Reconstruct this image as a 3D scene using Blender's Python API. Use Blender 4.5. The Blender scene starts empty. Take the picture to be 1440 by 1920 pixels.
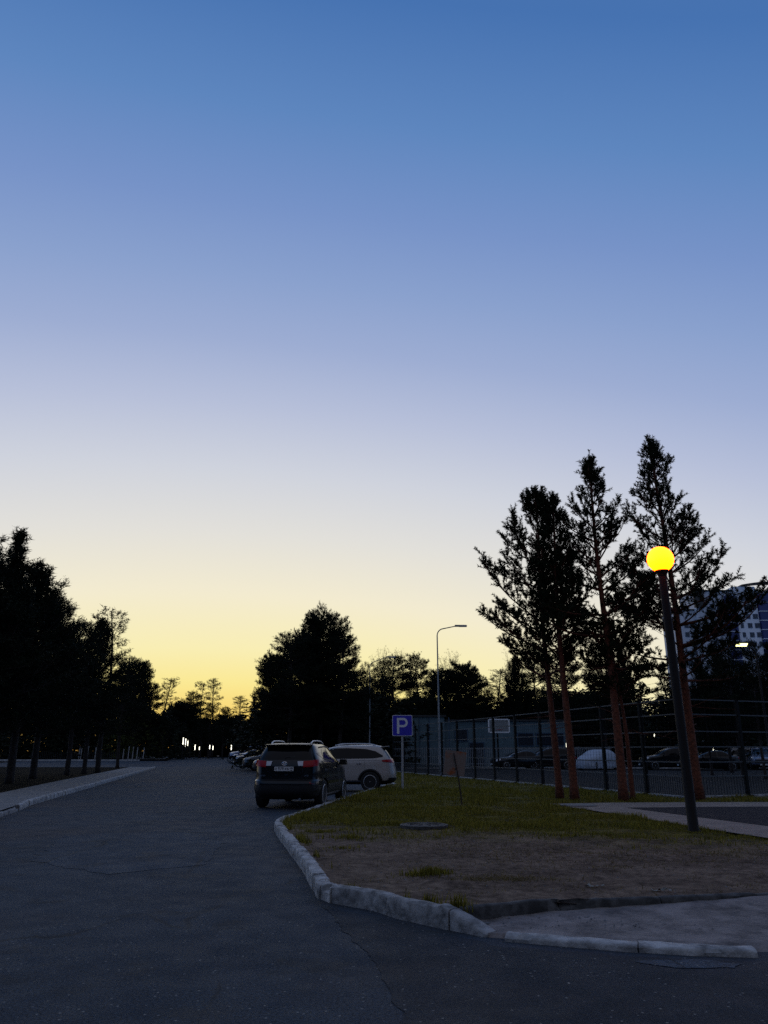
import bpy, bmesh, math, random
import numpy as np
from mathutils import Vector, Matrix, noise as mnoise

# ------------------------------------------------------------------ camera
S = bpy.context.scene
COL = S.collection
F, CAMH = 1443.0, 1.45
TH = math.atan(448 / F)
cd = bpy.data.cameras.new('camera'); cam = bpy.data.objects.new('camera', cd); COL.objects.link(cam)
cam.location = (0, 0, CAMH); cam.rotation_euler = (math.pi / 2 + TH, 0, 0)
cd.sensor_fit = 'VERTICAL'; cd.sensor_height = 36.0; cd.sensor_width = 27.0; cd.lens = F / 1920 * 36.0
cd.clip_start = 0.05; cd.clip_end = 3000
S.camera = cam

def lin(c):
    return tuple(((v / 255) / 12.92 if v <= 10 else ((v / 255 + .055) / 1.055) ** 2.4) for v in c) + (1,)

# ------------------------------------------------------------------ dusk sky
W = bpy.data.worlds.new('World'); S.world = W; W.use_nodes = True
nt = W.node_tree; nt.nodes.clear(); N = nt.nodes; L = nt.links
SUN_AZ = math.radians(-12.5)
tc = N.new('ShaderNodeTexCoord')
sep = N.new('ShaderNodeSeparateXYZ'); L.new(tc.outputs['Generated'], sep.inputs[0])
def M(op, a, b=None, c=None):
    n = N.new('ShaderNodeMath'); n.operation = op
    for i, v in enumerate((a, b, c)):
        if v is None: continue
        if isinstance(v, (int, float)): n.inputs[i].default_value = v
        else: L.new(v, n.inputs[i])
    return n.outputs[0]
x_, y_, z_ = sep.outputs
el = M('MULTIPLY', M('ARCSINE', z_), 180 / math.pi)
hor = M('SQRT', M('ADD', M('MULTIPLY', x_, x_), M('MULTIPLY', y_, y_)))
dt = M('ADD', M('MULTIPLY', x_, math.sin(SUN_AZ)), M('MULTIPLY', y_, math.cos(SUN_AZ)))
shift = M('MULTIPLY', M('SUBTRACT', hor, dt), 31.0)
eff = M('DIVIDE', M('ADD', M('MAXIMUM', el, -2.0), shift), 120.0)
ramp = N.new('ShaderNodeValToRGB'); L.new(eff, ramp.inputs[0])
stops = [(0, (240, 178, 84)), (2.5, (250, 214, 114)), (4.6, (251, 233, 148)), (7, (249, 238, 180)), (11, (243, 235, 208)),
         (15.4, (226, 224, 218)), (20, (207, 211, 221)), (24.7, (183, 192, 217)), (29.4, (157, 173, 210)), (33.8, (138, 161, 205)),
         (38.5, (119, 147, 199)), (44.5, (94, 134, 190)), (51.5, (70, 114, 176)), (58, (74, 114, 172)), (70, (108, 128, 164)), (88, (128, 132, 150)), (120, (120, 116, 122))]
el_ = ramp.color_ramp.elements
while len(el_) > 1: el_.remove(el_[0])
el_[0].position = stops[0][0] / 120; el_[0].color = lin(stops[0][1])
for p, c in stops[1:]:
    e = el_.new(p / 120); e.color = lin(c)
bg = N.new('ShaderNodeBackground'); L.new(ramp.outputs[0], bg.inputs[0]); bg.inputs[1].default_value = 1.0
wo = N.new('ShaderNodeOutputWorld'); L.new(bg.outputs[0], wo.inputs[0])
S.view_settings.view_transform = 'Standard'; S.view_settings.look = 'None'
S.view_settings.exposure = 0; S.view_settings.gamma = 1; S.view_settings.use_curve_mapping = False
S.render.engine = 'CYCLES'
S.cycles.max_bounces = 5; S.cycles.diffuse_bounces = 2; S.cycles.glossy_bounces = 3
S.cycles.use_denoising = False
S.cycles.denoising_prefilter = 'ACCURATE'

# ------------------------------------------------------------------ picture <-> ground helpers
cT, sT = math.cos(TH), math.sin(TH)
def ray(px, py):
    u, v = (px - 720) / F, (960 - py) / F
    return Vector((u, cT - v * sT, sT + v * cT))
def G(px, py, z=0.0):
    d = ray(px, py); t = (z - CAMH) / d.z
    return Vector((d.x * t, d.y * t, z))
def A(px, py, Y):
    d = ray(px, py); t = Y / d.y
    return Vector((d.x * t, Y, CAMH + d.z * t))
def gz(y):
    t = min(1, max(0, (y - 62) / 43)); return .5 * t * t * (3 - 2 * t)

# ------------------------------------------------------------------ object helpers
def thing(name, label, cat, loc=(0, 0, 0), rz=0.0, group=None, scale=None):
    o = bpy.data.objects.new(name, None); COL.objects.link(o)
    o.empty_display_size = .2
    o.location = loc; o.rotation_euler = (0, 0, rz)
    if scale: o.scale = scale
    o['label'] = label; o['category'] = cat
    if group: o['group'] = group
    return o
def tag(o, label, cat, group=None):
    o['label'] = label; o['category'] = cat
    if group: o['group'] = group
    return o
def link(name, me, parent=None, kind=None, loc=None):
    o = bpy.data.objects.new(name, me); COL.objects.link(o)
    if parent: o.parent = parent
    if kind: o['kind'] = kind
    if loc is not None: o.location = loc
    return o
def copy_tree(o, parent=None):
    c = o.copy(); COL.objects.link(c)
    if parent: c.parent = parent
    for ch in list(o.children): copy_tree(ch, c)
    return c
def npmesh(name, V, Fs, mats, mi=None, smooth=False):
    """V (n,3); Fs list of int arrays (m,k)."""
    V = np.asarray(V, np.float32); me = bpy.data.meshes.new(name)
    Fs = [np.asarray(f, np.int32) for f in Fs if len(f)]
    me.vertices.add(len(V)); me.vertices.foreach_set('co', V.ravel())
    nl = sum(f.size for f in Fs); npoly = sum(len(f) for f in Fs)
    me.loops.add(nl); me.polygons.add(npoly)
    me.loops.foreach_set('vertex_index', np.concatenate([f.ravel() for f in Fs]))
    starts, k0 = [], 0
    for f in Fs:
        k = f.shape[1]; starts.append(k0 + np.arange(len(f)) * k); k0 += f.size
    me.polygons.foreach_set('loop_start', np.concatenate(starts).astype(np.int32))
    if mi is not None: me.polygons.foreach_set('material_index', np.asarray(mi, np.int32))
    me.polygons.foreach_set('use_smooth', np.full(npoly, smooth))
    me.update(calc_edges=True); me.validate()
    for m in (mats if isinstance(mats, (list, tuple)) else [mats]): me.materials.append(m)
    return me

class MB:
    def __init__(s): s.V = []; s.F = []; s.M = []; s.m = 0
    def add(s, verts, faces, mat=None):
        b = len(s.V); s.V += [tuple(v) for v in verts]
        s.F += [tuple(b + i for i in f) for f in faces]; s.M += [s.m if mat is None else mat] * len(faces)
        return s
    def box(s, c, size, rot=None, mat=None, taper=1.0):
        hx, hy, hz = (v / 2 for v in size); vs = []
        for z in (-hz, hz):
            k = 1 if z < 0 else taper
            for x, y in ((-hx * k, -hy * k), (hx * k, -hy * k), (hx * k, hy * k), (-hx * k, hy * k)):
                v = Vector((x, y, z))
                if rot is not None: v = rot @ v
                vs.append(v + Vector(c))
        return s.add(vs, [(3, 2, 1, 0), (4, 5, 6, 7), (0, 1, 5, 4), (1, 2, 6, 5), (2, 3, 7, 6), (3, 0, 4, 7)], mat)
    def tube(s, pts, rad, n=8, mat=None, caps=True):
        pts = [Vector(p) for p in pts]; k = len(pts)
        if isinstance(rad, (int, float)): rad = [rad] * k
        vs, fs = [], []
        up = Vector((0, 0, 1))
        t0 = (pts[1] - pts[0]).normalized()
        u = t0.cross(up)
        if u.length < .05: u = t0.cross(Vector((1, 0, 0)))
        u.normalize()
        for i, p in enumerate(pts):
            t = (pts[min(i + 1, k - 1)] - pts[max(i - 1, 0)]).normalized()
            u = (u - t * u.dot(t)).normalized(); w = t.cross(u)
            for j in range(n):
                a = 2 * math.pi * j / n
                vs.append(p + (u * math.cos(a) + w * math.sin(a)) * rad[i])
        for i in range(k - 1):
            for j in range(n):
                a, b = i * n + j, i * n + (j + 1) % n
                fs.append((a, b, b + n, a + n))
        if caps: fs += [tuple(range(n - 1, -1, -1)), tuple((k - 1) * n + j for j in range(n))]
        return s.add(vs, fs, mat)
    def lathe(s, prof, c=(0, 0, 0), n=20, axis='z', mat=None):
        vs, fs = [], []
        for r, h in prof:
            for j in range(n):
                a = 2 * math.pi * j / n
                x, y = r * math.cos(a), r * math.sin(a)
                v = (x, y, h) if axis == 'z' else (x, h, y)
                vs.append(Vector(v) + Vector(c))
        for i in range(len(prof) - 1):
            for j in range(n):
                a, b = i * n + j, i * n + (j + 1) % n
                fs.append((a, b, b + n, a + n))
        fs += [tuple(range(n - 1, -1, -1)), tuple((len(prof) - 1) * n + j for j in range(n))]
        return s.add(vs, fs, mat)
    def mesh(s, name, mats, smooth=False, sharp=40):
        me = bpy.data.meshes.new(name); me.from_pydata(s.V, [], s.F)
        for m in (mats if isinstance(mats, (list, tuple)) else [mats]): me.materials.append(m)
        me.polygons.foreach_set('material_index', s.M)
        if smooth:
            me.polygons.foreach_set('use_smooth', [True] * len(s.F)); me.set_sharp_from_angle(angle=math.radians(sharp))
        me.update(); return me
    def build(s, name, mats, parent=None, kind=None, smooth=False, loc=None, sharp=40):
        return link(name, s.mesh(name, mats, smooth, sharp), parent, kind, loc)

# ------------------------------------------------------------------ materials
def material(name, col, col2=None, rough=.7, scale=4.0, detail=6, metal=0.0, bump=0.0, bscale=None, lo=.35, hi=.65, spec=.5, coat=0.0, dist=.02, obj_coords=True):
    m = bpy.data.materials.new(name); m.use_nodes = True
    n, l = m.node_tree.nodes, m.node_tree.links
    b = n['Principled BSDF']
    b.inputs['Base Color'].default_value = tuple(col) + (1,)
    b.inputs['Roughness'].default_value = rough; b.inputs['Metallic'].default_value = metal
    b.inputs['Specular IOR Level'].default_value = spec; b.inputs['Coat Weight'].default_value = coat
    b.inputs['Coat Roughness'].default_value = .03
    if col2 or bump:
        t = n.new('ShaderNodeTexCoord')
        src = t.outputs['Object']
        if col2:
            no = n.new('ShaderNodeTexNoise'); no.inputs['Scale'].default_value = scale; no.inputs['Detail'].default_value = detail
            no.inputs['Roughness'].default_value = .65
            l.new(src, no.inputs['Vector'])
            r = n.new('ShaderNodeValToRGB'); r.color_ramp.elements[0].position = lo; r.color_ramp.elements[1].position = hi
            r.color_ramp.elements[0].color = tuple(col) + (1,); r.color_ramp.elements[1].color = tuple(col2) + (1,)
            l.new(no.outputs['Fac'], r.inputs[0]); l.new(r.outputs[0], b.inputs['Base Color'])
        if bump:
            nb = n.new('ShaderNodeTexNoise'); nb.inputs['Scale'].default_value = bscale or scale * 3; nb.inputs['Detail'].default_value = 3
            l.new(src, nb.inputs['Vector'])
            bp = n.new('ShaderNodeBump'); bp.inputs['Strength'].default_value = bump; bp.inputs['Distance'].default_value = dist
            l.new(nb.outputs['Fac'], bp.inputs['Height']); l.new(bp.outputs[0], b.inputs['Normal'])
    return m
def emit(name, col, strength):
    m = bpy.data.materials.new(name); m.use_nodes = True
    b = m.node_tree.nodes['Principled BSDF']
    b.inputs['Base Color'].default_value = (.1, .1, .1, 1)
    b.inputs['Emission Color'].default_value = tuple(col) + (1,); b.inputs['Emission Strength'].default_value = strength
    return m
def leafmat(name, c1, c2, rough=.8, trans=0.0):
    m = bpy.data.materials.new(name); m.use_nodes = True
    n, l = m.node_tree.nodes, m.node_tree.links; b = n['Principled BSDF']
    g = n.new('ShaderNodeNewGeometry'); r = n.new('ShaderNodeValToRGB')
    r.color_ramp.elements[0].color = tuple(c1) + (1,); r.color_ramp.elements[1].color = tuple(c2) + (1,)
    l.new(g.outputs['Random Per Island'], r.inputs[0]); l.new(r.outputs[0], b.inputs['Base Color'])
    b.inputs['Roughness'].default_value = rough; b.inputs['Specular IOR Level'].default_value = .15
    if trans:        # thin blades let the low light through
        tr = n.new('ShaderNodeBsdfTranslucent'); l.new(r.outputs[0], tr.inputs[0])
        mx = n.new('ShaderNodeMixShader'); mx.inputs[0].default_value = trans
        l.new(b.outputs[0], mx.inputs[1]); l.new(tr.outputs[0], mx.inputs[2]); l.new(mx.outputs[0], n['Material Output'].inputs[0])
    return m

def asphalt_mat(name='asphalt', k=1.0):
    m = bpy.data.materials.new(name); m.use_nodes = True
    n, l = m.node_tree.nodes, m.node_tree.links; b = n['Principled BSDF']
    t = n.new('ShaderNodeTexCoord'); src = t.outputs['Object']
    def noise(sc, det=6, ro=.6, vec=None):
        o = n.new('ShaderNodeTexNoise'); o.inputs['Scale'].default_value = sc; o.inputs['Detail'].default_value = det
        o.inputs['Roughness'].default_value = ro; l.new(vec or src, o.inputs['Vector']); return o.outputs['Fac']
    def ramp(fac, stops):
        r = n.new('ShaderNodeValToRGB'); e = r.color_ramp.elements
        e[0].position, e[0].color = stops[0][0], stops[0][1] + (1,); e[1].position, e[1].color = stops[1][0], stops[1][1] + (1,)
        for p, c in stops[2:]:
            k = e.new(p); k.color = c + (1,)
        l.new(fac, r.inputs[0]); return r.outputs[0]
    def mix(fac, a, bb, mode='MIX'):
        x = n.new('ShaderNodeMix'); x.data_type = 'RGBA'; x.blend_type = mode
        if isinstance(fac, float): x.inputs[0].default_value = fac
        else: l.new(fac, x.inputs[0])
        for i, v in ((6, a), (7, bb)):
            if isinstance(v, tuple): x.inputs[i].default_value = v + (1,)
            else: l.new(v, x.inputs[i])
        return x.outputs[2]
    base = ramp(noise(.35, 8, .7), [(.42, (.017 * k, .026 * k, .039 * k)), (.58, (.028 * k, .039 * k, .054 * k))])
    grit = ramp(noise(48, 3, .85), [(.40, (.35, .35, .36)), (.62, (1.9, 1.87, 1.8))])
    c = mix(1.0, base, grit, 'MULTIPLY')
    # pale stone chips showing through the worn surface
    v = n.new('ShaderNodeTexVoronoi'); v.inputs['Scale'].default_value = 24; l.new(src, v.inputs['Vector'])
    chip = ramp(v.outputs['Distance'], [(.15, (1, 1, 1)), (.24, (0, 0, 0))])
    pick = n.new('ShaderNodeMath'); pick.operation = 'GREATER_THAN'; pick.inputs[1].default_value = .86
    sc = n.new('ShaderNodeSeparateColor'); l.new(v.outputs['Color'], sc.inputs[0]); l.new(sc.outputs[0], pick.inputs[0])
    ch = n.new('ShaderNodeMath'); ch.operation = 'MULTIPLY'; l.new(chip, ch.inputs[0]); l.new(pick.outputs[0], ch.inputs[1])
    c = mix(ch.outputs[0], c, (.23, .22, .20))
    # dusty and oily areas
    c = mix(ramp(noise(.16, 5, .6), [(.50, (0, 0, 0)), (.64, (.6, .6, .6))]), c, (.068, .052, .046))
    c = mix(ramp(noise(1.1, 6, .75), [(.54, (0, 0, 0)), (.64, (.7, .7, .7))]), c, (.020, .021, .023))
    # cracks
    mp = n.new('ShaderNodeMapping'); mp.inputs['Scale'].default_value = (.42, .16, 1); l.new(src, mp.inputs[0])
    nd = n.new('ShaderNodeTexNoise'); nd.inputs['Scale'].default_value = 1.6; nd.inputs['Detail'].default_value = 5; l.new(mp.outputs[0], nd.inputs['Vector'])
    ad = n.new('ShaderNodeVectorMath'); ad.operation = 'MULTIPLY_ADD'; ad.inputs[1].default_value = (.7, .7, 0)
    l.new(nd.outputs['Color'], ad.inputs[0]); l.new(mp.outputs[0], ad.inputs[2])
    vc = n.new('ShaderNodeTexVoronoi'); vc.feature = 'DISTANCE_TO_EDGE'; vc.inputs['Scale'].default_value = .9; l.new(ad.outputs[0], vc.inputs['Vector'])
    crk = ramp(vc.outputs['Distance'], [(.0, (1, 1, 1)), (.014, (0, 0, 0))])
    cm = n.new('ShaderNodeMath'); cm.operation = 'MULTIPLY'; l.new(crk, cm.inputs[0])
    l.new(ramp(noise(.5, 3), [(.46, (0, 0, 0)), (.56, (.9, .9, .9))]), cm.inputs[1])
    c = mix(cm.outputs[0], c, (.015, .015, .016))
    l.new(c, b.inputs['Base Color'])
    l.new(ramp(noise(2.5, 5), [(.4, (.80, .80, .80)), (.6, (.92, .92, .92))]), b.inputs['Roughness'])
    b.inputs['Specular IOR Level'].default_value = .30
    bp = n.new('ShaderNodeBump'); bp.inputs['Strength'].default_value = .7; bp.inputs['Distance'].default_value = .006
    l.new(noise(75, 4, .75), bp.inputs['Height'])
    b2 = n.new('ShaderNodeBump'); b2.inputs['Strength'].default_value = .10; b2.inputs['Distance'].default_value = .004
    l.new(noise(9, 4, .6), b2.inputs['Height']); l.new(bp.outputs[0], b2.inputs['Normal']); l.new(b2.outputs[0], b.inputs['Normal'])
    return m

def lawn_mat():
    m = bpy.data.materials.new('lawn_soil'); m.use_nodes = True
    n, l = m.node_tree.nodes, m.node_tree.links; b = n['Principled BSDF']
    at = n.new('ShaderNodeAttribute'); at.attribute_name = 'turf'
    t = n.new('ShaderNodeTexCoord'); src = t.outputs['Object']
    def noise(sc, det=8, ro=.7):
        o = n.new('ShaderNodeTexNoise'); o.inputs['Scale'].default_value = sc; o.inputs['Detail'].default_value = det
        o.inputs['Roughness'].default_value = ro; l.new(src, o.inputs['Vector']); return o.outputs['Fac']
    r1 = n.new('ShaderNodeValToRGB'); e = r1.color_ramp.elements
    e[0].position = .40; e[0].color = (.045, .030, .021, 1); e[1].position = .60; e[1].color = (.20, .145, .105, 1)
    k = e.new(.50); k.color = (.115, .080, .058, 1)
    ra = n.new('ShaderNodeMath'); ra.operation = 'MULTIPLY_ADD'; ra.inputs[1].default_value = .55
    rb = n.new('ShaderNodeMath'); rb.operation = 'MULTIPLY'; rb.inputs[1].default_value = .45; l.new(noise(1.1), rb.inputs[0])
    l.new(noise(8), ra.inputs[0]); l.new(rb.outputs[0], ra.inputs[2]); l.new(ra.outputs[0], r1.inputs[0])
    r2 = n.new('ShaderNodeValToRGB'); e = r2.color_ramp.elements
    e[0].position = .42; e[0].color = (.030, .027, .005, 1); e[1].position = .60; e[1].color = (.125, .105, .020, 1)
    l.new(noise(2.2), r2.inputs[0])
    mx = n.new('ShaderNodeMix'); mx.data_type = 'RGBA'
    l.new(at.outputs['Fac'], mx.inputs[0]); l.new(r1.outputs[0], mx.inputs[6]); l.new(r2.outputs[0], mx.inputs[7])
    l.new(mx.outputs[2], b.inputs['Base Color']); b.inputs['Roughness'].default_value = .95; b.inputs['Specular IOR Level'].default_value = .1
    bp = n.new('ShaderNodeBump'); bp.inputs['Strength'].default_value = .8; bp.inputs['Distance'].default_value = .010
    l.new(noise(14, 3, .5), bp.inputs['Height']); l.new(bp.outputs[0], b.inputs['Normal'])
    return m

MA = asphalt_mat(); MA2 = asphalt_mat('patched_asphalt', .55); MLAWN = lawn_mat()
MKERB = material('whitewashed_kerb', (.11, .11, .108), (.46, .455, .445), .85, 5.5, 8, bump=.8, bscale=26, lo=.33, hi=.62, dist=.015)
MKERB2 = material('weathered_kerb', (.085, .085, .085), (.36, .355, .35), .9, 7, 8, bump=.8, bscale=24, lo=.35, hi=.65, dist=.015)
MKERB3 = material('dirty_kerb', (.035, .034, .033), (.11, .105, .10), .95, 7, 8, bump=.6, bscale=24, lo=.4, hi=.65, dist=.01)
MPAVE = material('pale_paving', (.13, .125, .12), (.20, .195, .19), .9, 1.8, 8, bump=.4, bscale=40, dist=.006)
MWALK = material('walkway_concrete', (.15, .118, .098), (.24, .195, .165), .9, 2.5, 8, bump=.4, bscale=30, dist=.006)
MDUST = material('dusty_apron', (.085, .074, .070), (.25, .215, .20), .95, 3.2, 10, bump=1, bscale=22, lo=.35, hi=.6, dist=.02)
MRUB = material('rubber_ground', (.016, .015, .020), (.032, .027, .032), .95, spec=.1, scale=3, detail=8, bump=.5, bscale=50, dist=.008)
MCOURT = material('court_asphalt', (.016, .016, .016), (.028, .028, .028), .95, .6, 8, bump=.4, bscale=40, spec=.1)
MSOIL = material('forest_soil', (.006, .005, .004), (.013, .011, .007), 1.0, 1.5, 8, bump=.8, bscale=8, dist=.05, spec=.03)
MGRASS = leafmat('grass_blade', (.060, .055, .007), (.27, .225, .036), trans=.45)
MDRY = leafmat('dry_grass', (.08, .06, .022), (.24, .18, .075), trans=.35)
MNEED = leafmat('pine_needles', (.006, .011, .004), (.018, .026, .008))
MNEED2 = leafmat('dark_needles', (.004, .007, .003), (.012, .018, .006))
MLEAF = leafmat('spring_leaves', (.030, .036, .008), (.075, .085, .018))
MBARK = material('pine_bark', (.06, .021, .010), (.17, .052, .023), .95, 9, 8, bump=1, bscale=16, lo=.35, hi=.6, dist=.03)
MBARK2 = material('dark_bark', (.015, .011, .009), (.042, .028, .020), .95, 9, 8, bump=1, bscale=16, dist=.03)
MBIRCH = material('birch_bark', (.05, .04, .035), (.30, .28, .25), .9, 7, 6)
MBLACK = material('black_plastic', (.008, .008, .009), None, .55)
MTYRE = material('tyre_rubber', (.010, .010, .010), None, .85)
MALLOY = material('alloy_rim', (.66, .66, .66), None, .4, metal=.25)
MCHROME = material('chrome_trim', (.7, .7, .72), None, .15, metal=1)
MGLASS = material('tinted_glass', (.003, .003, .004), None, .03, spec=.22)
MPAINTBLK = material('black_paint', (.005, .006, .008), None, .25, coat=.45, spec=.2)
MSILVER = material('silver_paint', (.40, .37, .34), None, .42, metal=.25, coat=.5)
MGREY = material('grey_paint', (.05, .055, .065), None, .3, metal=.3, coat=1.0)
MNAVY = material('navy_paint', (.012, .018, .04), None, .3, metal=.2, coat=1.0)
MBLUSIL = material('light_blue_paint', (.16, .19, .27), None, .35, metal=.4, coat=.8)
MRED = material('red_lens', (.30, .003, .006), None, .25, spec=.3)
MDRED = material('dark_red_reflector', (.08, .004, .005), None, .3)
MLENS = material('clear_lens', (.45, .45, .47), None, .12, metal=.3, coat=.5)
MPLATE = material('plate_white', (.62, .62, .60), None, .5)
MPLTXT = material('plate_black', (.01, .01, .01), None, .6)
MPOLE = material('dark_pole_paint', (.012, .009, .008), None, .7, spec=.25, bump=.2, bscale=20, dist=.004)
MGALV = material('galvanised_steel', (.20, .21, .21), (.30, .31, .31), .5, 6, 6, metal=.6)
MPOST = material('painted_post', (.26, .25, .235), (.40, .39, .37), .7, 10, 6, lo=.3, hi=.6)
MFENCE = material('fence_green_black', (.007, .009, .009), None, .75, spec=.2)
MRAIL = material('fence_rail', (.07, .08, .085), None, .6)
MPICK = material('picket_grey', (.045, .048, .05), None, .7, spec=.2)
MWHITE = material('white_fence_paint', (.20, .22, .24), None, .6)
MBLUEW = material('pale_blue_wall', (.07, .12, .14), (.11, .165, .185), .85, 1.2, 8)
MBLUED = material('blue_wall_trim', (.04, .08, .13), None, .8)
MSIGNB = material('sign_blue', (.030, .030, .48), None, .45)
MSIGNW = material('sign_white', (.80, .80, .80), None, .45)
MBACK = material('sign_grey_back', (.3, .3, .3), None, .5, metal=.4)
MRUST = material('rusty_board', (.17, .145, .125), (.24, .075, .022), .9, 2.6, 6, lo=.52, hi=.62)
MSTAKE = material('dark_stake', (.03, .018, .012), None, .8)
MTARP = material('grey_tarp', (.30, .34, .40), (.38, .42, .48), .7, 2.0, 5, bump=.5, bscale=5, dist=.05)
MIRON = material('cast_iron', (.03, .028, .025), (.075, .07, .065), .8, 14, 6, bump=.6, bscale=30)
MAPT = material('apartment_render', (.58, .58, .60), (.66, .66, .68), .85, .3, 6)
MAPTL = material('apartment_pale_render', (.85, .85, .86), None, .85)
MAPTB = material('balcony_blue', (.03, .04, .15), None, .5)
MAPTW = material('window_frame_grey', (.12, .15, .21), None, .6)
MPANE = material('dark_pane', (.02, .025, .035), None, .1)
MROOF = material('roof_grey', (.06, .055, .05), None, .8)
MGLOBE = emit('lit_globe', (1.0, .078, .0002), 15.0)
MLED = emit('lit_led', (1.0, 1.0, .42), 3.0)
MTUBE = emit('lit_tube', (1.0, .96, .76), 3.0)
MDOT = emit('lit_lamp', (.95, 1.0, .85), 3.0)
MHEADL = emit('lit_headlight', (.85, .92, 1.0), 8.0)
MLITWIN = emit('lit_window_blue', (.18, .26, .42), .25)
MRUBBLE = material('broken_concrete', (.08, .08, .085), (.20, .20, .205), .95, 9, 8, bump=1, bscale=20, dist=.02)
MPAPER = material('paper_scrap', (.24, .24, .22), None, .9)

# ------------------------------------------------------------------ ground
def strip(name, ys, xl, xr, z0, mat, nx=2):
    V, Fc = [], []
    for i, y in enumerate(ys):
        a, b = xl(y), xr(y)
        for j in range(nx + 1):
            V.append((a + (b - a) * j / nx, y, z0 + gz(y)))
    for i in range(len(ys) - 1):
        for j in range(nx):
            k = i * (nx + 1) + j; Fc.append((k, k + 1, k + nx + 2, k + nx + 1))
    me = npmesh(name, V, [Fc], mat, smooth=True)
    return link(name, me, None, 'structure')
YS = [-30, -10, 0, 30, 60] + [62 + 43 * i / 12 for i in range(1, 13)] + [130, 180, 260, 400, 900]
strip('ground', YS, lambda y: -700, lambda y: 700, -.03, MSOIL)
strip('road', [y for y in YS if y < 200], lambda y: -40 if y < 100 else -.24 * y - 20 + 12, lambda y: 60 if y < 100 else -.18 * y + 10, 0, MA, 6)

def poly_inside(P, poly):
    x, y = P[:, 0], P[:, 1]; ins = np.zeros(len(P), bool); n = len(poly)
    for i in range(n):
        x1, y1 = poly[i]; x2, y2 = poly[(i + 1) % n]
        c = ((y1 > y) != (y2 > y)) & (x < (x2 - x1) * (y - y1) / ((y2 - y1) or 1e-9) + x1)
        ins ^= c
    return ins
def resample(pts, step):
    out = [Vector(pts[0]).to_2d()]; P = [Vector(p).to_2d() for p in pts]
    for a, b in zip(P, P[1:]):
        n = max(1, int((b - a).length / step))
        for i in range(1, n + 1): out.append(a.lerp(b, i / n))
    return out
def smoothline(pts, it=2):
    P = [Vector(p).to_2d() for p in pts]
    for _ in range(it):
        Q = [P[0]]
        for a, b in zip(P, P[1:]): Q += [a.lerp(b, .25), a.lerp(b, .75)]
        P = Q + [P[-1]]
    return P

# kerb line (road side, bottom) read off the ground plane
ROADDIR = Vector((-.222, .975))
kf0 = G(722, 1477).to_2d()
far_line = [kf0 + Vector((.75, 1.3)) + ROADDIR * t for t in (62, 40, 20, 4)]
run_a = far_line + [kf0 + Vector((.35, .6)), kf0, G(617, 1512).to_2d(), G(545, 1539).to_2d()]
bend = [G(545, 1539).to_2d(), G(516, 1551).to_2d(), G(513, 1559).to_2d(), G(530, 1582).to_2d(), G(548, 1608).to_2d(), G(566, 1633).to_2d(), G(586, 1668).to_2d()]
bend = smoothline(bend, 2)
corner = [G(586, 1668).to_2d(), G(596, 1684).to_2d(), G(620, 1694).to_2d()]
run_c = [G(620, 1694).to_2d(), G(694, 1707).to_2d(), G(746, 1723).to_2d(), G(850, 1746).to_2d(), G(913, 1759).to_2d()]

def kerb(name, line, mat, h=.15, w=.15, stone=1.0, seed=0, wear=.012, inward=1, hfun=None, base=0.0, gap=.012):
    """stones of equal length along a polyline; 'inward' = +1 left of travel, -1 right."""
    rng = random.Random(seed)
    P = [Vector(p).to_2d() for p in line]
    seg = [(b - a).length for a, b in zip(P, P[1:])]; tot = sum(seg)
    def at(s):
        s = max(0, min(tot, s))
        for a, b, q in zip(P, P[1:], seg):
            if s <= q or (b - P[-1]).length < 1e-9: 
                return a.lerp(b, s / q if q else 0), (b - a).normalized()
            s -= q
    mb = MB(); s = 0.0; off = rng.random() * 100
    while s < tot - .05:
        l = min(stone * rng.uniform(.92, 1.05), tot - s)
        far = at(s)[0].y
        nx = 16 if far < 14 else (6 if far < 30 else 3)
        tilt = rng.uniform(-.006, .012); dy = rng.uniform(-.008, .008)
        rows = []
        for i in range(nx + 1):
            t = gap / 2 + (l - gap) * i / nx
            p, d = at(s + t); nrm = Vector((-d.y, d.x)) * inward
            hh = (hfun((s + t) / tot) if hfun else h) + tilt
            zb = base + gz(p.y)
            e = .012 if 0 < i < nx else .028
            prof = [(0.0, -.05), (0.0, hh * .5), (0.004, hh - .010 - e * .4), (.012 + e * .3, hh - .001 - e * .25), (w * .5, hh + .002 - (.004 if i in (0, nx) else 0)), (w - .02, hh - .003), (w, hh - .025), (w, -.05)]
            row = []
            for k, (o, z) in enumerate(prof):
                q = Vector((p.x + nrm.x * (o + dy), p.y + nrm.y * (o + dy), zb + z))
                if k not in (0, 7) and far < 30:
                    f = mnoise.noise_vector(q * 9 + Vector((off, 0, 0))) * wear + mnoise.noise_vector(q * 30) * wear * .35
                    ch = mnoise.noise(q * 4.5 + Vector((off, 7, 0)))
                    if ch > .25 and k in (2, 3): f += Vector((nrm.x, nrm.y, -.6)) * (ch - .25) * .16
                    q += f
                row.append(q)
            rows.append(row)
        vs = [v for r in rows for v in r]; m = 8; fs = []
        for i in range(nx):
            for k in range(m - 1):
                a = i * m + k
                fs.append((a, a + m, a + m + 1, a + 1) if inward > 0 else (a, a + 1, a + m + 1, a + m))
        fs += [tuple(range(m)), tuple(nx * m + k for k in range(m - 1, -1, -1))]
        mb.add(vs, fs); s += l
    return mb.build(name, mat, None, 'structure', True, sharp=50)

kerb('kerb', run_a, MKERB, h=.14, seed=1, inward=1)
kerb('kerb', bend, MKERB, h=.155, seed=2, inward=1, stone=.62, wear=.016)
kerb('kerb', corner, MKERB, h=.15, seed=3, inward=1, stone=.30, wear=.02)
kerb('kerb', run_c, MKERB2, h=.16, seed=5, inward=1, stone=.8, wear=.009, hfun=lambda t: .155 if t < .74 else .155 * (1 - ((t - .74) / .26) ** 1.25) + .02)
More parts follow.
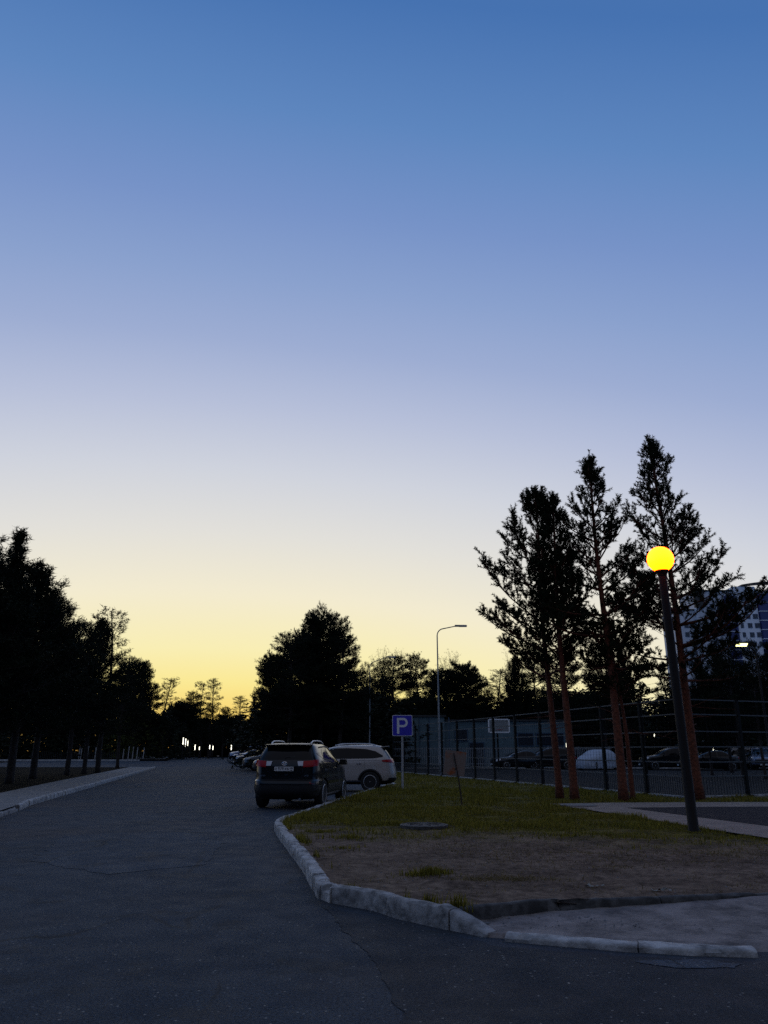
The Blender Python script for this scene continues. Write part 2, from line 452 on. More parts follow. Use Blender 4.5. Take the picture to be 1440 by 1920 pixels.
# apron: low front kerb, back kerb, dusty ramp between
fk = [G(945, 1766).to_2d(), G(1182, 1786).to_2d(), G(1300, 1793).to_2d(), G(1425, 1797).to_2d()]
kerb('kerb', fk, MKERB, h=.055, w=.17, seed=8, inward=1, stone=.98, wear=.008)
bk0, bk1 = G(868, 1706, .14).to_2d(), G(1000, 1691, .15).to_2d()
bk2 = G(1440, 1676, .15).to_2d()
bkd = (bk2 - bk1).normalized()
back_line = [bk0, bk1, bk2, bk2 + bkd * 3.5, bk2 + bkd * 12]
kerb('kerb', back_line, MKERB3, h=.15, w=.10, seed=11, inward=1, stone=1.0, wear=.008)
# ramp sheet
V, Fc = [], []; nu, nv = 90, 16
fline = [G(905, 1757).to_2d(), G(945, 1761).to_2d()] + [p + Vector((0, .16)) for p in fk[1:]] + [fk[-1] + Vector((3.0, .05)), fk[-1] + Vector((9, .3))]
bline = [bk0 + Vector((0.02, .0)), bk1, bk2, bk2 + bkd * 3.5, bk2 + bkd * 12]
def along(P, t):
    P = [Vector(p).to_2d() for p in P]; sg = [(b - a).length for a, b in zip(P, P[1:])]; s = t * sum(sg)
    for a, b, q in zip(P, P[1:], sg):
        if s <= q: return a.lerp(b, s / q)
        s -= q
    return P[-1]
for i in range(nu + 1):
    t = (i / nu) ** 1.6
    a, b = along(fline, t), along(bline, t)
    for j in range(nv + 1):
        s = j / nv; p = a.lerp(b, s)
        z = .035 + .02 * s + min(1, max(0, (p.x - 1.2) / 2.6)) * .085 * s
        q = Vector((p.x, p.y, 0))
        z += mnoise.fractal(q * 5, 1, 2, 5) * .010 + mnoise.noise(q * 1.7) * .008
        if i == 0 or j == 0: z = -.02
        V.append((p.x, p.y, z))
for i in range(nu):
    for j in range(nv):
        k = i * (nv + 1) + j; Fc.append((k, k + nv + 1, k + nv + 2, k + 1))
link('dusty_apron', npmesh('dusty_apron', V, [Fc], MDUST, smooth=True), None, 'structure')

# lawn (raised behind the kerb, bounded by the ball-court fence)
FC = G(1288, 1497, .12).to_2d(); FA = G(738, 1447.3, .12).to_2d(); FB = FC + (G(1440, 1492.5, .12).to_2d() - FC).normalized() * 17
def inset(line, d):
    P = [Vector(p).to_2d() for p in line]; out = []
    for i, p in enumerate(P):
        t = (P[min(i + 1, len(P) - 1)] - P[max(i - 1, 0)]).normalized()
        out.append(p + Vector((-t.y, t.x)) * d)
    return out
lawn_poly = inset(run_a[:-1], .09) + inset(bend, .09)[1:] + inset(corner, .08)[1:] + inset(run_c[:-1], .09)[1:] + [bk0 + Vector((-.1, .04))] + inset(back_line, .05)[1:] + [Vector((26, 26)), FB + Vector((0, .05)), FC, FA, run_a[0] + Vector((8.5, 0))]
step = .11
xs = np.arange(-16, 26, step); ys = np.arange(7.4, 92, step)
# finer only where it is near: far part on a coarser grid
def turf_amount(x, y):
    v = Vector((x, y, 0))
    edge = 12.9 - .26 * max(0, min(6, x)) + .9 * mnoise.noise(v * .35) + .5 * mnoise.noise(v * 1.3)
    t = (y - edge) / 2.2 + .28 * mnoise.noise(v * 1.8) + .22 * mnoise.noise(v * 4.0)
    if x < .2 and y < 17: t -= max(0, (.2 - x)) * .35          # worn corner by the kerb
    return max(0, min(1, t * .8 + .1))
def lawn_z(x, y):
    v = Vector((x, y, 0))
    return .125 + .016 * mnoise.noise(v * .6) + (.026 * mnoise.fractal(v * 2.2, 1, 2, 4) if y < 18 else .02 * mnoise.noise(v * 2))
def lawn_part(x0, x1, y0, y1, st):
    gx = np.arange(x0, x1 + st * .5, st); gy = np.arange(y0, y1 + st * .5, st)
    nxx, nyy = len(gx), len(gy)
    X, Y = np.meshgrid(gx, gy); P = np.stack([X.ravel(), Y.ravel()], 1)
    cx, cy = np.meshgrid(gx[:-1] + st / 2, gy[:-1] + st / 2)
    keep = poly_inside(np.stack([cx.ravel(), cy.ravel()], 1), [tuple(p) for p in lawn_poly])
    idx = (np.arange(nyy - 1)[:, None] * nxx + np.arange(nxx - 1)[None, :]).ravel()[keep]
    quads = np.stack([idx, idx + 1, idx + 1 + nxx, idx + nxx], 1)
    used = np.unique(quads); mp = np.full(len(P), -1); mp[used] = np.arange(len(used))
    P = P[used]
    z = np.array([lawn_z(x, y) + gz(y) for x, y in P]); tf = np.array([turf_amount(x, y) for x, y in P])
    return np.column_stack([P, z]), mp[quads], tf
pa, pb = lawn_part(-3.0, 13, 7.2, 20, .07), lawn_part(-8, 26, 20, 56, .25)
pc = lawn_part(-16, 10, 56, 92, .5)
V = np.concatenate([pa[0], pb[0], pc[0]]); Fq = np.concatenate([pa[1], pb[1] + len(pa[0]), pc[1] + len(pa[0]) + len(pb[0])])
me = npmesh('lawn', V, [Fq], MLAWN, smooth=True)
at = me.attributes.new('turf', 'FLOAT', 'POINT'); at.data.foreach_set('value', np.concatenate([pa[2], pb[2], pc[2]]).astype(np.float32))
link('lawn', me, None, 'structure')
# rest of the lawn off to the right of the near part
strip('lawn', [9.6, 12, 16, 20], lambda y: 12.9, lambda y: 40, .10, MLAWN)

# walkway with a dark rubber play area inside it
def flat(name, pts, z, mat, kind='structure'):
    mb = MB(); mb.add([(p[0], p[1], z) for p in pts], [tuple(range(len(pts)))])
    o = mb.build(name, mat, None, kind)
    bm = bmesh.new(); bm.from_mesh(o.data); bmesh.ops.triangulate(bm, faces=bm.faces); bmesh.ops.recalc_face_normals(bm, faces=bm.faces)
    if bm.faces[0].normal.z < 0: bmesh.ops.reverse_faces(bm, faces=bm.faces)
    bm.to_mesh(o.data); bm.free(); return o
Z1 = .150
flat('walkway', [G(1028, 1507, Z1), G(1100, 1518, Z1), G(1180, 1530, Z1), G(1300, 1550, Z1), G(1440, 1571, Z1), G(1440, 1571, Z1) + Vector((5, -5, 0)), Vector((20, 8.5, Z1)), Vector((20, G(1440, 1503, Z1).y, Z1)), G(1300, 1504, Z1), G(1140, 1505, Z1)], Z1, MWALK)
flat('play_surface', [G(1174, 1514.5, Z1), G(1300, 1531, Z1), G(1440, 1549, Z1), G(1440, 1549, Z1) + Vector((5, -4.5, 0)), Vector((19, 11, Z1)), Vector((19, G(1440, 1511, Z1).y, Z1)), G(1330, 1513, Z1)], Z1 + .005, MRUB)
def ragged(name, pts, z, mat, amp=.03, st=.08, seed=0):
    P = resample(list(pts) + [pts[0]], st)[:-1]
    flat(name, [(p.x + amp * mnoise.noise(Vector((p.x * 5, p.y * 5, seed))) + amp * .6 * mnoise.noise(Vector((p.x * 17, p.y * 17, seed))), p.y + amp * mnoise.noise(Vector((p.x * 5, p.y * 5, seed + 9)))) for p in P], z, mat)
ragged('road_patch', [G(*q).to_2d() for q in ((604, 1700), (700, 1719), (860, 1757), (940, 1776), (1180, 1795), (1440, 1803), (1600, 1830), (1600, 2010), (800, 2010), (742, 1880), (690, 1790), (640, 1740))], .004, MA2, .05, .08, 3)
ragged('road_patch', [G(*q).to_2d() for q in ((120, 1568), (330, 1556), (420, 1580), (380, 1622), (200, 1640), (60, 1615))], .004, asphalt_mat('reddish_asphalt', 1.25), .12, .15, 5)
ragged('dust_streak', [G(*q, .006).to_2d() for q in ((1190, 1803), (1290, 1799), (1395, 1806), (1380, 1815), (1260, 1813))], .008, asphalt_mat('dusty_asphalt', 1.7), .05, .04, 8)
# court surface beyond the fence
def xfence(y): return FA.x + (FC.x - FA.x) * (y - FA.y) / (FC.y - FA.y)
strip('court_ground', [FC.y + .4, 30, 40, 50, FA.y, 60, 66], lambda y: xfence(min(max(y, FC.y), FA.y)) + .05, lambda y: 60, .07, MCOURT, 4)
kerb('kerb', [Vector((-2, 66.2)), Vector((45, 66.2))], MKERB, h=.14, stone=2, seed=31)

# left pavement
lk = [G(0, 1536).to_2d() + Vector((3.6, -9.0)), G(0, 1533).to_2d(), G(35, 1521).to_2d(), G(60, 1509).to_2d(), G(105, 1496).to_2d(), G(220, 1462).to_2d(), G(292, 1441.5).to_2d()]
kerb('kerb', lk[0:3], MKERB2, h=.10, seed=41, inward=1, stone=1.0, wear=.02)
kerb('kerb', lk[2:], MKERB, h=.15, seed=42, inward=1, stone=1.0, wear=.02)
so = [G(-90, 1508, .13).to_2d(), G(0, 1487, .13).to_2d(), G(120, 1462, .13).to_2d(), G(245, 1438, .13).to_2d()]
left_in = inset(lk, .08)
flat('pavement', [tuple(p) for p in left_in] + [tuple(so[3]), tuple(so[2]), tuple(so[1]), tuple(so[0]), tuple(so[0] + Vector((2, -7)))], .135, MPAVE)
flat('left_soil', [tuple(p) for p in [so[0] + Vector((2, -7)), so[0], so[1], so[2], so[3], so[3] + Vector((-60, 4)), Vector((-90, 10))]], .11, MSOIL)
# cross street's far kerb and the next pavement
YC = 92
strip('left_soil', [YC - 1, 100, 105, 130, 180], lambda y: -120, lambda y: -24.5 - .235 * (y - YC) if y < 178 else -46, .12, MSOIL)
kerb('kerb', [Vector((-70, YC - 1.1)), Vector((-27.5, YC - 1.1))], MKERB, h=.15, stone=3, seed=51, inward=1)
strip('pavement', [YC + 2, 100, 105, 130, 160], lambda y: -29.5 - .235 * (y - YC), lambda y: -25.0 - .235 * (y - YC), .14, MPAVE)

# grass blades (uncountable)
rng = np.random.default_rng(3); rnd = random.Random(3)
def blades(P, hh, ww, rng, lean=.5):
    n = len(P); a = rng.random(n) * 6.283; ln = rng.random(n) * lean; la = rng.random(n) * 6.283
    h = hh * (.5 + rng.random(n)); w = ww * (.6 + .8 * rng.random(n))
    dx, dy = np.cos(a) * w / 2, np.sin(a) * w / 2
    V = np.empty((n, 3, 3), np.float32)
    V[:, 0] = P + np.stack([-dx, -dy, np.zeros(n)], 1); V[:, 1] = P + np.stack([dx, dy, np.zeros(n)], 1)
    V[:, 2] = P + np.stack([np.cos(la) * ln * h, np.sin(la) * ln * h, h], 1)
    return V.reshape(-1, 3)
pts_g, pts_d = [], []
lp = [tuple(p) for p in lawn_poly]
lp_in = [tuple(p) for p in inset(run_a[:-1], .17) + inset(bend, .17)[1:] + inset(run_c[:-1], .17) + [Vector((20, 9)), Vector((20, 60))]]
pl_walk = [tuple(G(*q, .15).to_2d()) for q in ((1028, 1507), (1100, 1518), (1180, 1530), (1300, 1550), (1440, 1571))] + [(20, 8.0), (20, 23.0), tuple(G(1140, 1504, .15).to_2d())]
for (x0, x1, y0, y1, cnt) in ((-2.5, 7, 8, 13, 16000), (-2.5, 9, 13, 20, 62000), (-2, 11, 20, 30, 46000), (-1.5, 12, 30, 55, 32000)):
    P = np.column_stack([rng.uniform(x0, x1, cnt), rng.uniform(y0, y1, cnt)])
    P = P[poly_inside(P, lp)]; P = P[~poly_inside(P, pl_walk)]
    for x, y in P:
        t = turf_amount(x, y)
        if rnd.random() < t ** 1.5: (pts_d if rnd.random() < .10 else pts_g).append((x, y, lawn_z(x, y) + gz(y) - .01))
# tufts standing on the bare soil and a fringe along the walkway and pole
for (px, py, n, r) in ((800, 1642, 420, .16), (820, 1640, 240, .12), (750, 1697, 160, .10), (800, 1694, 120, .08), (905, 1572, 140, .2), (700, 1548, 420, .22), (730, 1546, 420, .25), (870, 1546, 500, .45), (660, 1572, 300, .3), (600, 1560, 300, .25), (640, 1590, 160, .25), (1300, 1560, 420, .30), (1150, 1528, 260, .3), (560, 1582, 160, .12)):
    c = G(px, py, .13)
    for _ in range(n):
        a = rnd.random() * 6.28; q = r * abs(rnd.gauss(0, .6))
        x, y = c.x + math.cos(a) * q * 1.6, c.y + math.sin(a) * q
        if poly_inside(np.array([[x, y]]), lp_in)[0]: pts_g.append((x, y, lawn_z(x, y) - .01))
for (px, py, n, r) in ((950, 1648, 500, .28), (900, 1652, 200, .2), (1000, 1600, 500, .8), (850, 1590, 400, .7), (1250, 1605, 500, .9), (1360, 1600, 400, .6), (1090, 1625, 300, .8)):
    c = G(px, py, .13)
    for _ in range(n):
        x, y = c.x + rnd.gauss(0, r), c.y + rnd.gauss(0, r * .4)
        pts_d.append((x, y, lawn_z(x, y) - .005))
edge_w = [G(1028, 1507, .15), G(1100, 1518, .15), G(1180, 1530, .15), G(1300, 1550, .15), G(1440, 1571, .15)]
for a, b_ in zip(edge_w, edge_w[1:]):
    for _ in range(int((b_ - a).length * 170)):
        q = a.lerp(b_, rnd.random()); x, y = q.x + rnd.gauss(-.05, .06), q.y + rnd.gauss(-.06, .06); pts_g.append((x, y, lawn_z(x, y) - .01))
for _ in range(2600):      # shaggy fringe along the kerb
    q = along(inset(bend, .17) if rnd.random() < .55 else inset(run_c[:-1], .18), rnd.random())
    x, y = q.x + abs(rnd.gauss(0, .05)), q.y + rnd.gauss(.02, .05)
    if mnoise.noise(Vector((x * 2, y * 2, 4))) > .12 and poly_inside(np.array([[x, y]]), lp_in)[0]: pts_g.append((x, y, lawn_z(x, y) - .01))
P = np.array(pts_g); hgt = np.where(P[:, 1] < 21, .055, .07) * np.array([max(.35, 1 + 1.5 * mnoise.noise(Vector((x * .9, y * .9, 3.0)))) for x, y, _ in P])
V = blades(P, hgt, .010 + .0006 * P[:, 1], rng)
link('grass', npmesh('grass', V, [np.arange(len(V)).reshape(-1, 3)], MGRASS), None, 'stuff')
for _ in range(9000):      # dead stalks and needles all over the bare soil
    x, y = rnd.uniform(-2, 9), rnd.uniform(8, 15)
    if mnoise.noise(Vector((x * .9, y * 1.6, 9))) > .05 and poly_inside(np.array([[x, y]]), lp)[0]: pts_d.append((x, y, lawn_z(x, y) - .005))
P = np.array(pts_d); V = blades(P, np.full(len(P), .035), .010, rng, 2.2)
link('dry_grass', npmesh('dry_grass', V, [np.arange(len(V)).reshape(-1, 3)], MDRY), None, 'stuff')
# small stones lying on soil, apron and road edge
V, Fc = [], []
cnt = 0
for _ in range(1500):
    k = rnd.random()
    if k < .55: x, y = rnd.uniform(-1.2, 6), rnd.uniform(8.2, 13.5); z = lawn_z(x, y) if poly_inside(np.array([[x, y]]), lp)[0] else None
    elif k < .8: x, y = rnd.uniform(1, 3.6), rnd.uniform(7.0, 8.2); z = .06
    else: x, y = rnd.uniform(-1.5, 3), rnd.uniform(5.2, 8); z = .0 if (y < 6.3 or x < -.9) else None
    if z is None: continue
    r = rnd.uniform(.004, .013); b = len(V); a0 = rnd.random() * 6
    for i in range(5): V.append((x + r * math.cos(a0 + i * 1.257) * rnd.uniform(.7, 1.2), y + r * math.sin(a0 + i * 1.257) * rnd.uniform(.7, 1.2), z))
    V.append((x, y, z + r * .9)); Fc += [(b + i, b + (i + 1) % 5, b + 5) for i in range(5)]
link('gravel', npmesh('gravel', V, [Fc], MRUBBLE), None, 'stuff')

# ------------------------------------------------------------------ trees
def segs_mesh(segs, n=4):
    """segs: rows p0(3) p1(3) r0 r1 -> prisms"""
    S_ = np.asarray(segs, float)
    if not len(S_): return np.zeros((0, 3)), np.zeros((0, 4), int)
    p0, p1, r0, r1 = S_[:, :3], S_[:, 3:6], S_[:, 6], S_[:, 7]
    d = p1 - p0; d /= np.maximum(np.linalg.norm(d, axis=1, keepdims=True), 1e-6)
    ref = np.where(np.abs(d[:, 2:3]) > .9, np.array([[1., 0, 0]]), np.array([[0, 0, 1.]]))
    u = np.cross(d, ref); u /= np.linalg.norm(u, axis=1, keepdims=True); w = np.cross(d, u)
    m = len(S_); V = np.empty((m, 2 * n, 3))
    for j in range(n):
        a = 2 * math.pi * j / n; o = u * math.cos(a) + w * math.sin(a)
        V[:, j] = p0 + o * r0[:, None]; V[:, n + j] = p1 + o * r1[:, None]
    base = (np.arange(m) * 2 * n)[:, None]
    Fq = np.concatenate([base + np.array([[j, (j + 1) % n, n + (j + 1) % n, n + j]]) for j in range(n)])
    return V.reshape(-1, 3), Fq
def needle_mesh(sh, K, nl, nw, seed, fwd=.65):
    g = np.random.default_rng(seed); S_ = np.asarray(sh, float)
    P, D, Ln = S_[:, :3], S_[:, 3:6], S_[:, 6]
    D = D / np.maximum(np.linalg.norm(D, axis=1, keepdims=True), 1e-6)
    P = np.repeat(P, K, 0); D = np.repeat(D, K, 0); Ln = np.repeat(Ln, K)
    n = len(P); u = g.random(n) ** .8
    r = g.normal(size=(n, 3)); r -= D * np.sum(r * D, 1, keepdims=True); r /= np.linalg.norm(r, axis=1, keepdims=True)
    q = D * fwd + r * .8; q /= np.linalg.norm(q, axis=1, keepdims=True)
    b = P + D * (Ln * u)[:, None]; l = nl * (.65 + .6 * g.random(n))
    w = np.cross(q, g.normal(size=(n, 3))); w /= np.linalg.norm(w, axis=1, keepdims=True); w *= nw / 2
    V = np.empty((n, 3, 3)); V[:, 0] = b - w; V[:, 1] = b + w; V[:, 2] = b + q * l[:, None]
    return V.reshape(-1, 3), np.arange(3 * n).reshape(-1, 3)

PROF = {
    'cone': lambda t: min(1, .55 + t * 3.2) * (1 - t) ** .95 + .04,
    'round': lambda t: math.sqrt(max(0.02, 1 - (1.75 * t - .75) ** 2 if t > .43 else 1 - ((.43 - t) / .75) ** 2)),
    'egg': lambda t: min(1, .6 + t * 2) * (1 - t ** 2.2) ** .9 + .06,
    'airy': lambda t: (.75 + .25 * math.sin(t * 17)) * (1 - .45 * t),
    'spire': lambda t: (1 - t) ** .9 * min(1, .7 + t) + .04,
}
def pine(seed, H, cb, R, prof='cone', e0=12, e1=58, curve=28, wh=.42, nb=5, den=1.0, shoot=.22, K=14, nl=.10, nw=.016, tr=.14, lean=(0, 0), dead=0, wob=.12, pw=1.0, skip=0.0, blen=.36, az_bias=None):
    r = random.Random(seed); segs = []; sh = []
    ph = r.random() * 6
    def tp(z):
        k = z / H
        return Vector((lean[0] * k + wob * math.sin(k * 5 + ph) * k, lean[1] * k + wob * math.cos(k * 4.1 + ph) * k, z))
    def trad(z): return tr * (1 - .93 * (z / H)) ** .85 + .006
    pts = [tp(H * i / 22) for i in range(23)]; rad = [trad(H * i / 22) for i in range(23)]
    rad[0] *= 1.28
    tm = MB(); tm.tube(pts, rad, 10)
    def shoots_at(p, d, n, spread):
        for _ in range(n):
            v = d + Vector((r.gauss(0, spread), r.gauss(0, spread), r.gauss(.18, spread)))
            sh.append((*p, *v.normalized(), shoot * r.uniform(.65, 1.25)))
    z = cb
    while z < H - .25:
        t = (z - cb) / (H - cb)
        n = max(2, int(round(nb + r.uniform(-1.2, 1.2)))); a0 = r.random() * 6.283
        for i in range(n):
            if r.random() < skip: continue
            a = a0 + 6.283 * i / n + r.gauss(0, .25)
            Lb = R * PROF[prof](t) * r.uniform(.62, 1.15) * pw
            if az_bias: Lb *= az_bias(a, t)
            if Lb < .12: Lb = .12
            el = math.radians(e0 + (e1 - e0) * t + r.gauss(0, 8)); cv = math.radians(curve * r.uniform(.5, 1.4))
            p = tp(z + r.uniform(-.1, .1)); ns = 6; poly = [p]; dirs = []
            for k in range(ns):
                e = el + cv * (k / ns) - math.radians(8) * math.sin(k / ns * 3.14)
                aa = a + r.gauss(0, .07)
                d = Vector((math.cos(aa) * math.cos(e), math.sin(aa) * math.cos(e), math.sin(e)))
                dirs.append(d); p = p + d * (Lb / ns); poly.append(p)
            r0 = min(trad(z) * .55, .012 + .014 * Lb)
            for k in range(ns):
                f0, f1 = 1 - .8 * k / ns, 1 - .8 * (k + 1) / ns
                segs.append((*poly[k], *poly[k + 1], r0 * f0, r0 * f1))
            m = max(2, int(Lb / .17 * den))
            for q in range(m):
                s = .22 + .78 * (q + r.random() * .8) / m
                if s > 1: s = 1
                k = min(ns - 1, int(s * ns)); fr = s * ns - k
                o = poly[k].lerp(poly[k + 1], fr); d = dirs[k]
                side = (1 if q % 2 else -1) * r.uniform(.5, 1.05)
                dd = Vector((d.x * math.cos(side) - d.y * math.sin(side), d.x * math.sin(side) + d.y * math.cos(side), d.z + r.uniform(-.05, .55))).normalized()
                bl = (Lb * blen * (1.08 - .75 * s) + .10) * r.uniform(.6, 1.2)
                en = o + dd * bl
                segs.append((*o, *en, .007 + .004 * bl, .004))
                shoots_at(en, dd, 2, .42)
                ks = int(bl / .13)
                for j in range(ks):
                    shoots_at(o.lerp(en, (j + .6) / (ks + .2)), (dd + Vector((r.gauss(0, .6), r.gauss(0, .6), .3))).normalized(), 1, .5)
            shoots_at(poly[-1], dirs[-1], 3, .35)
        z += wh * (1 - .35 * t) * r.uniform(.8, 1.2)
    for k in range(5): shoots_at(tp(H - .05 - .12 * k), Vector((0, 0, 1)), 2 + k // 2, .28)
    for _ in range(dead):
        zz = r.uniform(cb * .55, cb * 1.02); a = r.random() * 6.283; p = tp(zz); Lb = r.uniform(.4, 1.3); e = r.uniform(-.3, .35)
        d = Vector((math.cos(a) * math.cos(e), math.sin(a) * math.cos(e), math.sin(e)))
        for k in range(3):
            q = p + (d + Vector((r.gauss(0, .12), r.gauss(0, .12), r.gauss(.03, .1)))) * Lb / 3
            segs.append((*p, *q, .011 - .003 * k, .008 - .003 * k)); p = q
    wv, wf = segs_mesh(segs, 4)
    tv = np.array([tuple(v) for v in tm.V]); quads = np.array([f for f in tm.F if len(f) == 4]); cap = [f for f in tm.F if len(f) != 4]
    V = np.concatenate([tv, wv]); Fs = [quads, wf + len(tv), np.array(cap)]
    nv, nf = needle_mesh(sh, K, nl, nw, seed)
    return (V, Fs), (nv, nf)
def birch(seed, H, R, tr=.09, leaf=.0):
    r = random.Random(seed); segs = []; sh = []
    def grow(p, d, l, rad, lev):
        ns = 5
        for k in range(ns):
            d = (d + Vector((r.gauss(0, .09), r.gauss(0, .09), r.gauss(.03, .06)))).normalized(); q = p + d * l / ns
            segs.append((*p, *q, rad * (1 - .16 * k), rad * (1 - .16 * (k + 1)))); p = q
            if lev < 3 and (lev > 0 or k >= 1):
                for _ in range(2 if lev < 2 else 3):
                    v = (d + Vector((r.gauss(0, .55), r.gauss(0, .55), r.gauss(.1, .35)))).normalized()
                    grow(p, v, l * r.uniform(.33, .5), rad * .45, lev + 1)
        if lev >= 2:
            for _ in range(3): sh.append((*p, *(d + Vector((r.gauss(0, .5), r.gauss(0, .5), r.gauss(0, .5)))).normalized(), .25))
    grow(Vector((0, 0, 0)), Vector((0, 0, 1)), H * .78, tr, 0)
    V, Fq = segs_mesh(segs, 3)
    nv, nf = needle_mesh(sh, 3, .10, .035, seed, .3)
    s = H / V[:, 2].max(); return (V * s, [Fq]), (nv * s, nf)
def bush(seed, H, R, n=900, K=5, nl=.2, nw=.09):
    r = random.Random(seed); sh = []; segs = []
    for _ in range(n):
        a = r.random() * 6.283; q = math.sqrt(r.random()); t = r.random()
        z = H * t; rr = R * q * math.sqrt(max(.05, 1 - (t * 1.05 - .35) ** 2 * 1.9)) * (1 + .22 * math.sin(3 * a + seed) + .14 * math.sin(7 * a + 5 * t))
        p = (rr * math.cos(a), rr * math.sin(a), z * (1 + .10 * math.sin(5 * a + seed)))
        sh.append((*p, r.gauss(0, 1), r.gauss(0, 1), r.gauss(.3, 1), .25))
    for _ in range(14):
        a = r.random() * 6.283; segs.append((0, 0, 0, R * .5 * math.cos(a), R * .5 * math.sin(a), H * .7, .04, .012))
    V, Fq = segs_mesh(segs, 4); nv, nf = needle_mesh(sh, K, nl, nw, seed, .2)
    return (V, [Fq]), (nv, nf)
def tree_meshes(name, gen, bark, leaf):
    (V, Fs), (nv, nf) = gen
    return npmesh(name + '_trunk', V, Fs, bark, smooth=True), npmesh(name + '_crown', nv, [nf], leaf)
def plant(name, meshes, label, cat, loc, rz=0, scale=(1, 1, 1), group=None):
    t = thing(name, label, cat, loc, rz, group, scale)
    link('trunk', meshes[0], t); link('crown', meshes[1], t)
    return t

NEARG = 'tall red-trunked pines on the lawn'
def near(px, py, toppy, label, seed, R, cb, prof, **kw):
    b = G(px, py, .13); H = A(px, toppy, b.y).z - .13 - .2
    m = tree_meshes('near_pine', pine(seed, H, cb, R, prof, K=38, nl=.088, nw=.024, shoot=.27, **kw), MBARK, MNEED)
    return plant('pine_tree', m, label, 'pine tree', (b.x, b.y, .10), 0, group=NEARG)
toL = lambda a: 1
near(1050, 1497, 917, 'leftmost tall pine of the lawn group, dense dark crown reaching furthest left', 11, 2.15, 3.5, 'egg', e0=19, e1=66, curve=34, nb=4, den=.85, wh=.38, lean=(-.25, 0), dead=8, tr=.105, skip=.05,
     az_bias=lambda a, t: 1.0 + .12 * (-math.cos(a)) * (1 - .6 * t))
near(1078, 1500, 920, 'second tall pine from the left on the lawn, crown merging with its left neighbour', 12, 1.6, 3.6, 'cone', e0=22, e1=66, curve=30, nb=4, den=1.0, wh=.42, lean=(-.15, 0), dead=8, tr=.115, skip=.15)
near(1170, 1502, 845, 'pine with a tall thin pointed top in the middle of the lawn group', 13, 2.3, 3.7, 'cone', e0=8, e1=62, curve=34, nb=5, den=.72, wh=.46, lean=(-.15, 0), dead=10, tr=.125, skip=.16)
near(1187, 1500, 1165, 'slender low pine close against the right side of the pointed-top pine', 14, 1.4, 2.8, 'egg', e0=10, e1=50, nb=4, den=1.1, wh=.38, tr=.07, dead=6, lean=(-.15, 0))
near(1312, 1500, 822, 'tallest pine of the lawn group, directly behind the glowing globe lamp', 15, 2.8, 3.4, 'cone', e0=2, e1=60, curve=40, nb=5, den=.78, wh=.46, lean=(-.25, 0), dead=12, tr=.135, skip=.14,
     az_bias=lambda a, t: 1.0 + .18 * math.cos(a) * (1 - t))

# shared meshes for the trees further off
def bgm(seed, **k): return tree_meshes('background_pine', pine(seed, **k), MBARK2, MNEED2)
BG = dict(K=13, nl=.17, nw=.036, shoot=.32)
BGT = dict(K=8, nl=.17, nw=.034, shoot=.32)
VAR = {
    'cone': bgm(21, H=10, cb=2.0, R=2.1, prof='cone', e0=15, e1=62, curve=32, nb=6, den=1.10, wh=.42, tr=.15, **BGT),
    'cone2': bgm(22, H=10, cb=2.3, R=2.5, prof='egg', e0=12, e1=66, curve=34, nb=6, den=1.04, wh=.42, tr=.15, **BGT),
    'round': bgm(23, H=11, cb=4.2, R=2.8, prof='round', e0=-5, e1=28, curve=16, nb=6, den=0.98, wh=.40, tr=.17, wob=.3, blen=.42, **BG),
    'round2': bgm(24, H=11, cb=3.4, R=2.5, prof='egg', e0=-6, e1=32, curve=16, nb=5, den=1.04, wh=.46, tr=.17, wob=.35, blen=.42, skip=.12, **BGT),
    'airy': bgm(25, H=11, cb=4.6, R=1.6, prof='airy', e0=-6, e1=35, curve=25, nb=4, den=.75, wh=.62, tr=.13, wob=.3, skip=.34, blen=.5, **BGT),
    'airy2': bgm(26, H=11, cb=5.5, R=1.5, prof='airy', e0=-8, e1=40, curve=25, nb=3, den=.85, wh=.70, tr=.13, wob=.3, skip=.35, blen=.55, **BG),
    'spire': bgm(27, H=9, cb=1.5, R=1.5, prof='spire', e0=-2, e1=50, curve=20, nb=5, den=.6, wh=.5, tr=.10, skip=.1, **BG),
    'birch': tree_meshes('bare_birch', birch(31, 10, 2), MBARK2, MLEAF),
    'birch2': tree_meshes('bare_birch', birch(32, 10, 2), MBARK2, MLEAF),
    'bush': tree_meshes('leafy_bush', bush(41, 3, 2.0), MBARK2, MNEED2),
    'bush2': tree_meshes('leafy_bush', bush(42, 4, 2.2, n=1100), MBARK2, MNEED2),
    'willow': tree_meshes('leafy_bush', bush(43, 4, 1.6, n=900, nl=.16, nw=.06), MBARK2, MLEAF),
}
VH = {'cone': 10, 'cone2': 10, 'round': 11, 'round2': 11, 'airy': 11, 'airy2': 11, 'spire': 9, 'birch': 10, 'birch2': 10, 'bush': 3.1, 'bush2': 4.1, 'willow': 4.1}
rt = random.Random(77)
def bgt(var, px, Y, top, ws, label, group=None, rz=None):
    z0 = gz(Y) + .05; p = A(px, top, Y); H = p.z - z0; s = H / VH[var]
    # the trunk stands below its top; use the vertical through the top
    name = 'leafy_bush' if var in ('bush', 'bush2', 'willow') else ('birch_tree' if 'birch' in var else 'pine_tree')
    cat = {'leafy_bush': 'bush', 'birch_tree': 'birch tree', 'pine_tree': 'pine tree'}[name]
    return plant(name, VAR[var], label, cat, (p.x, Y, z0 - .05), rt.random() * 6.28 if rz is None else rz, (s * ws, s * ws, s), group)
GL = 'pines along the left pavement'; GD = 'distant trees at the end of the road'; GM = 'big pine clump behind the parked cars'
GF = 'woodland beyond the ball court'; GR = 'dark trees in front of the apartment tower'
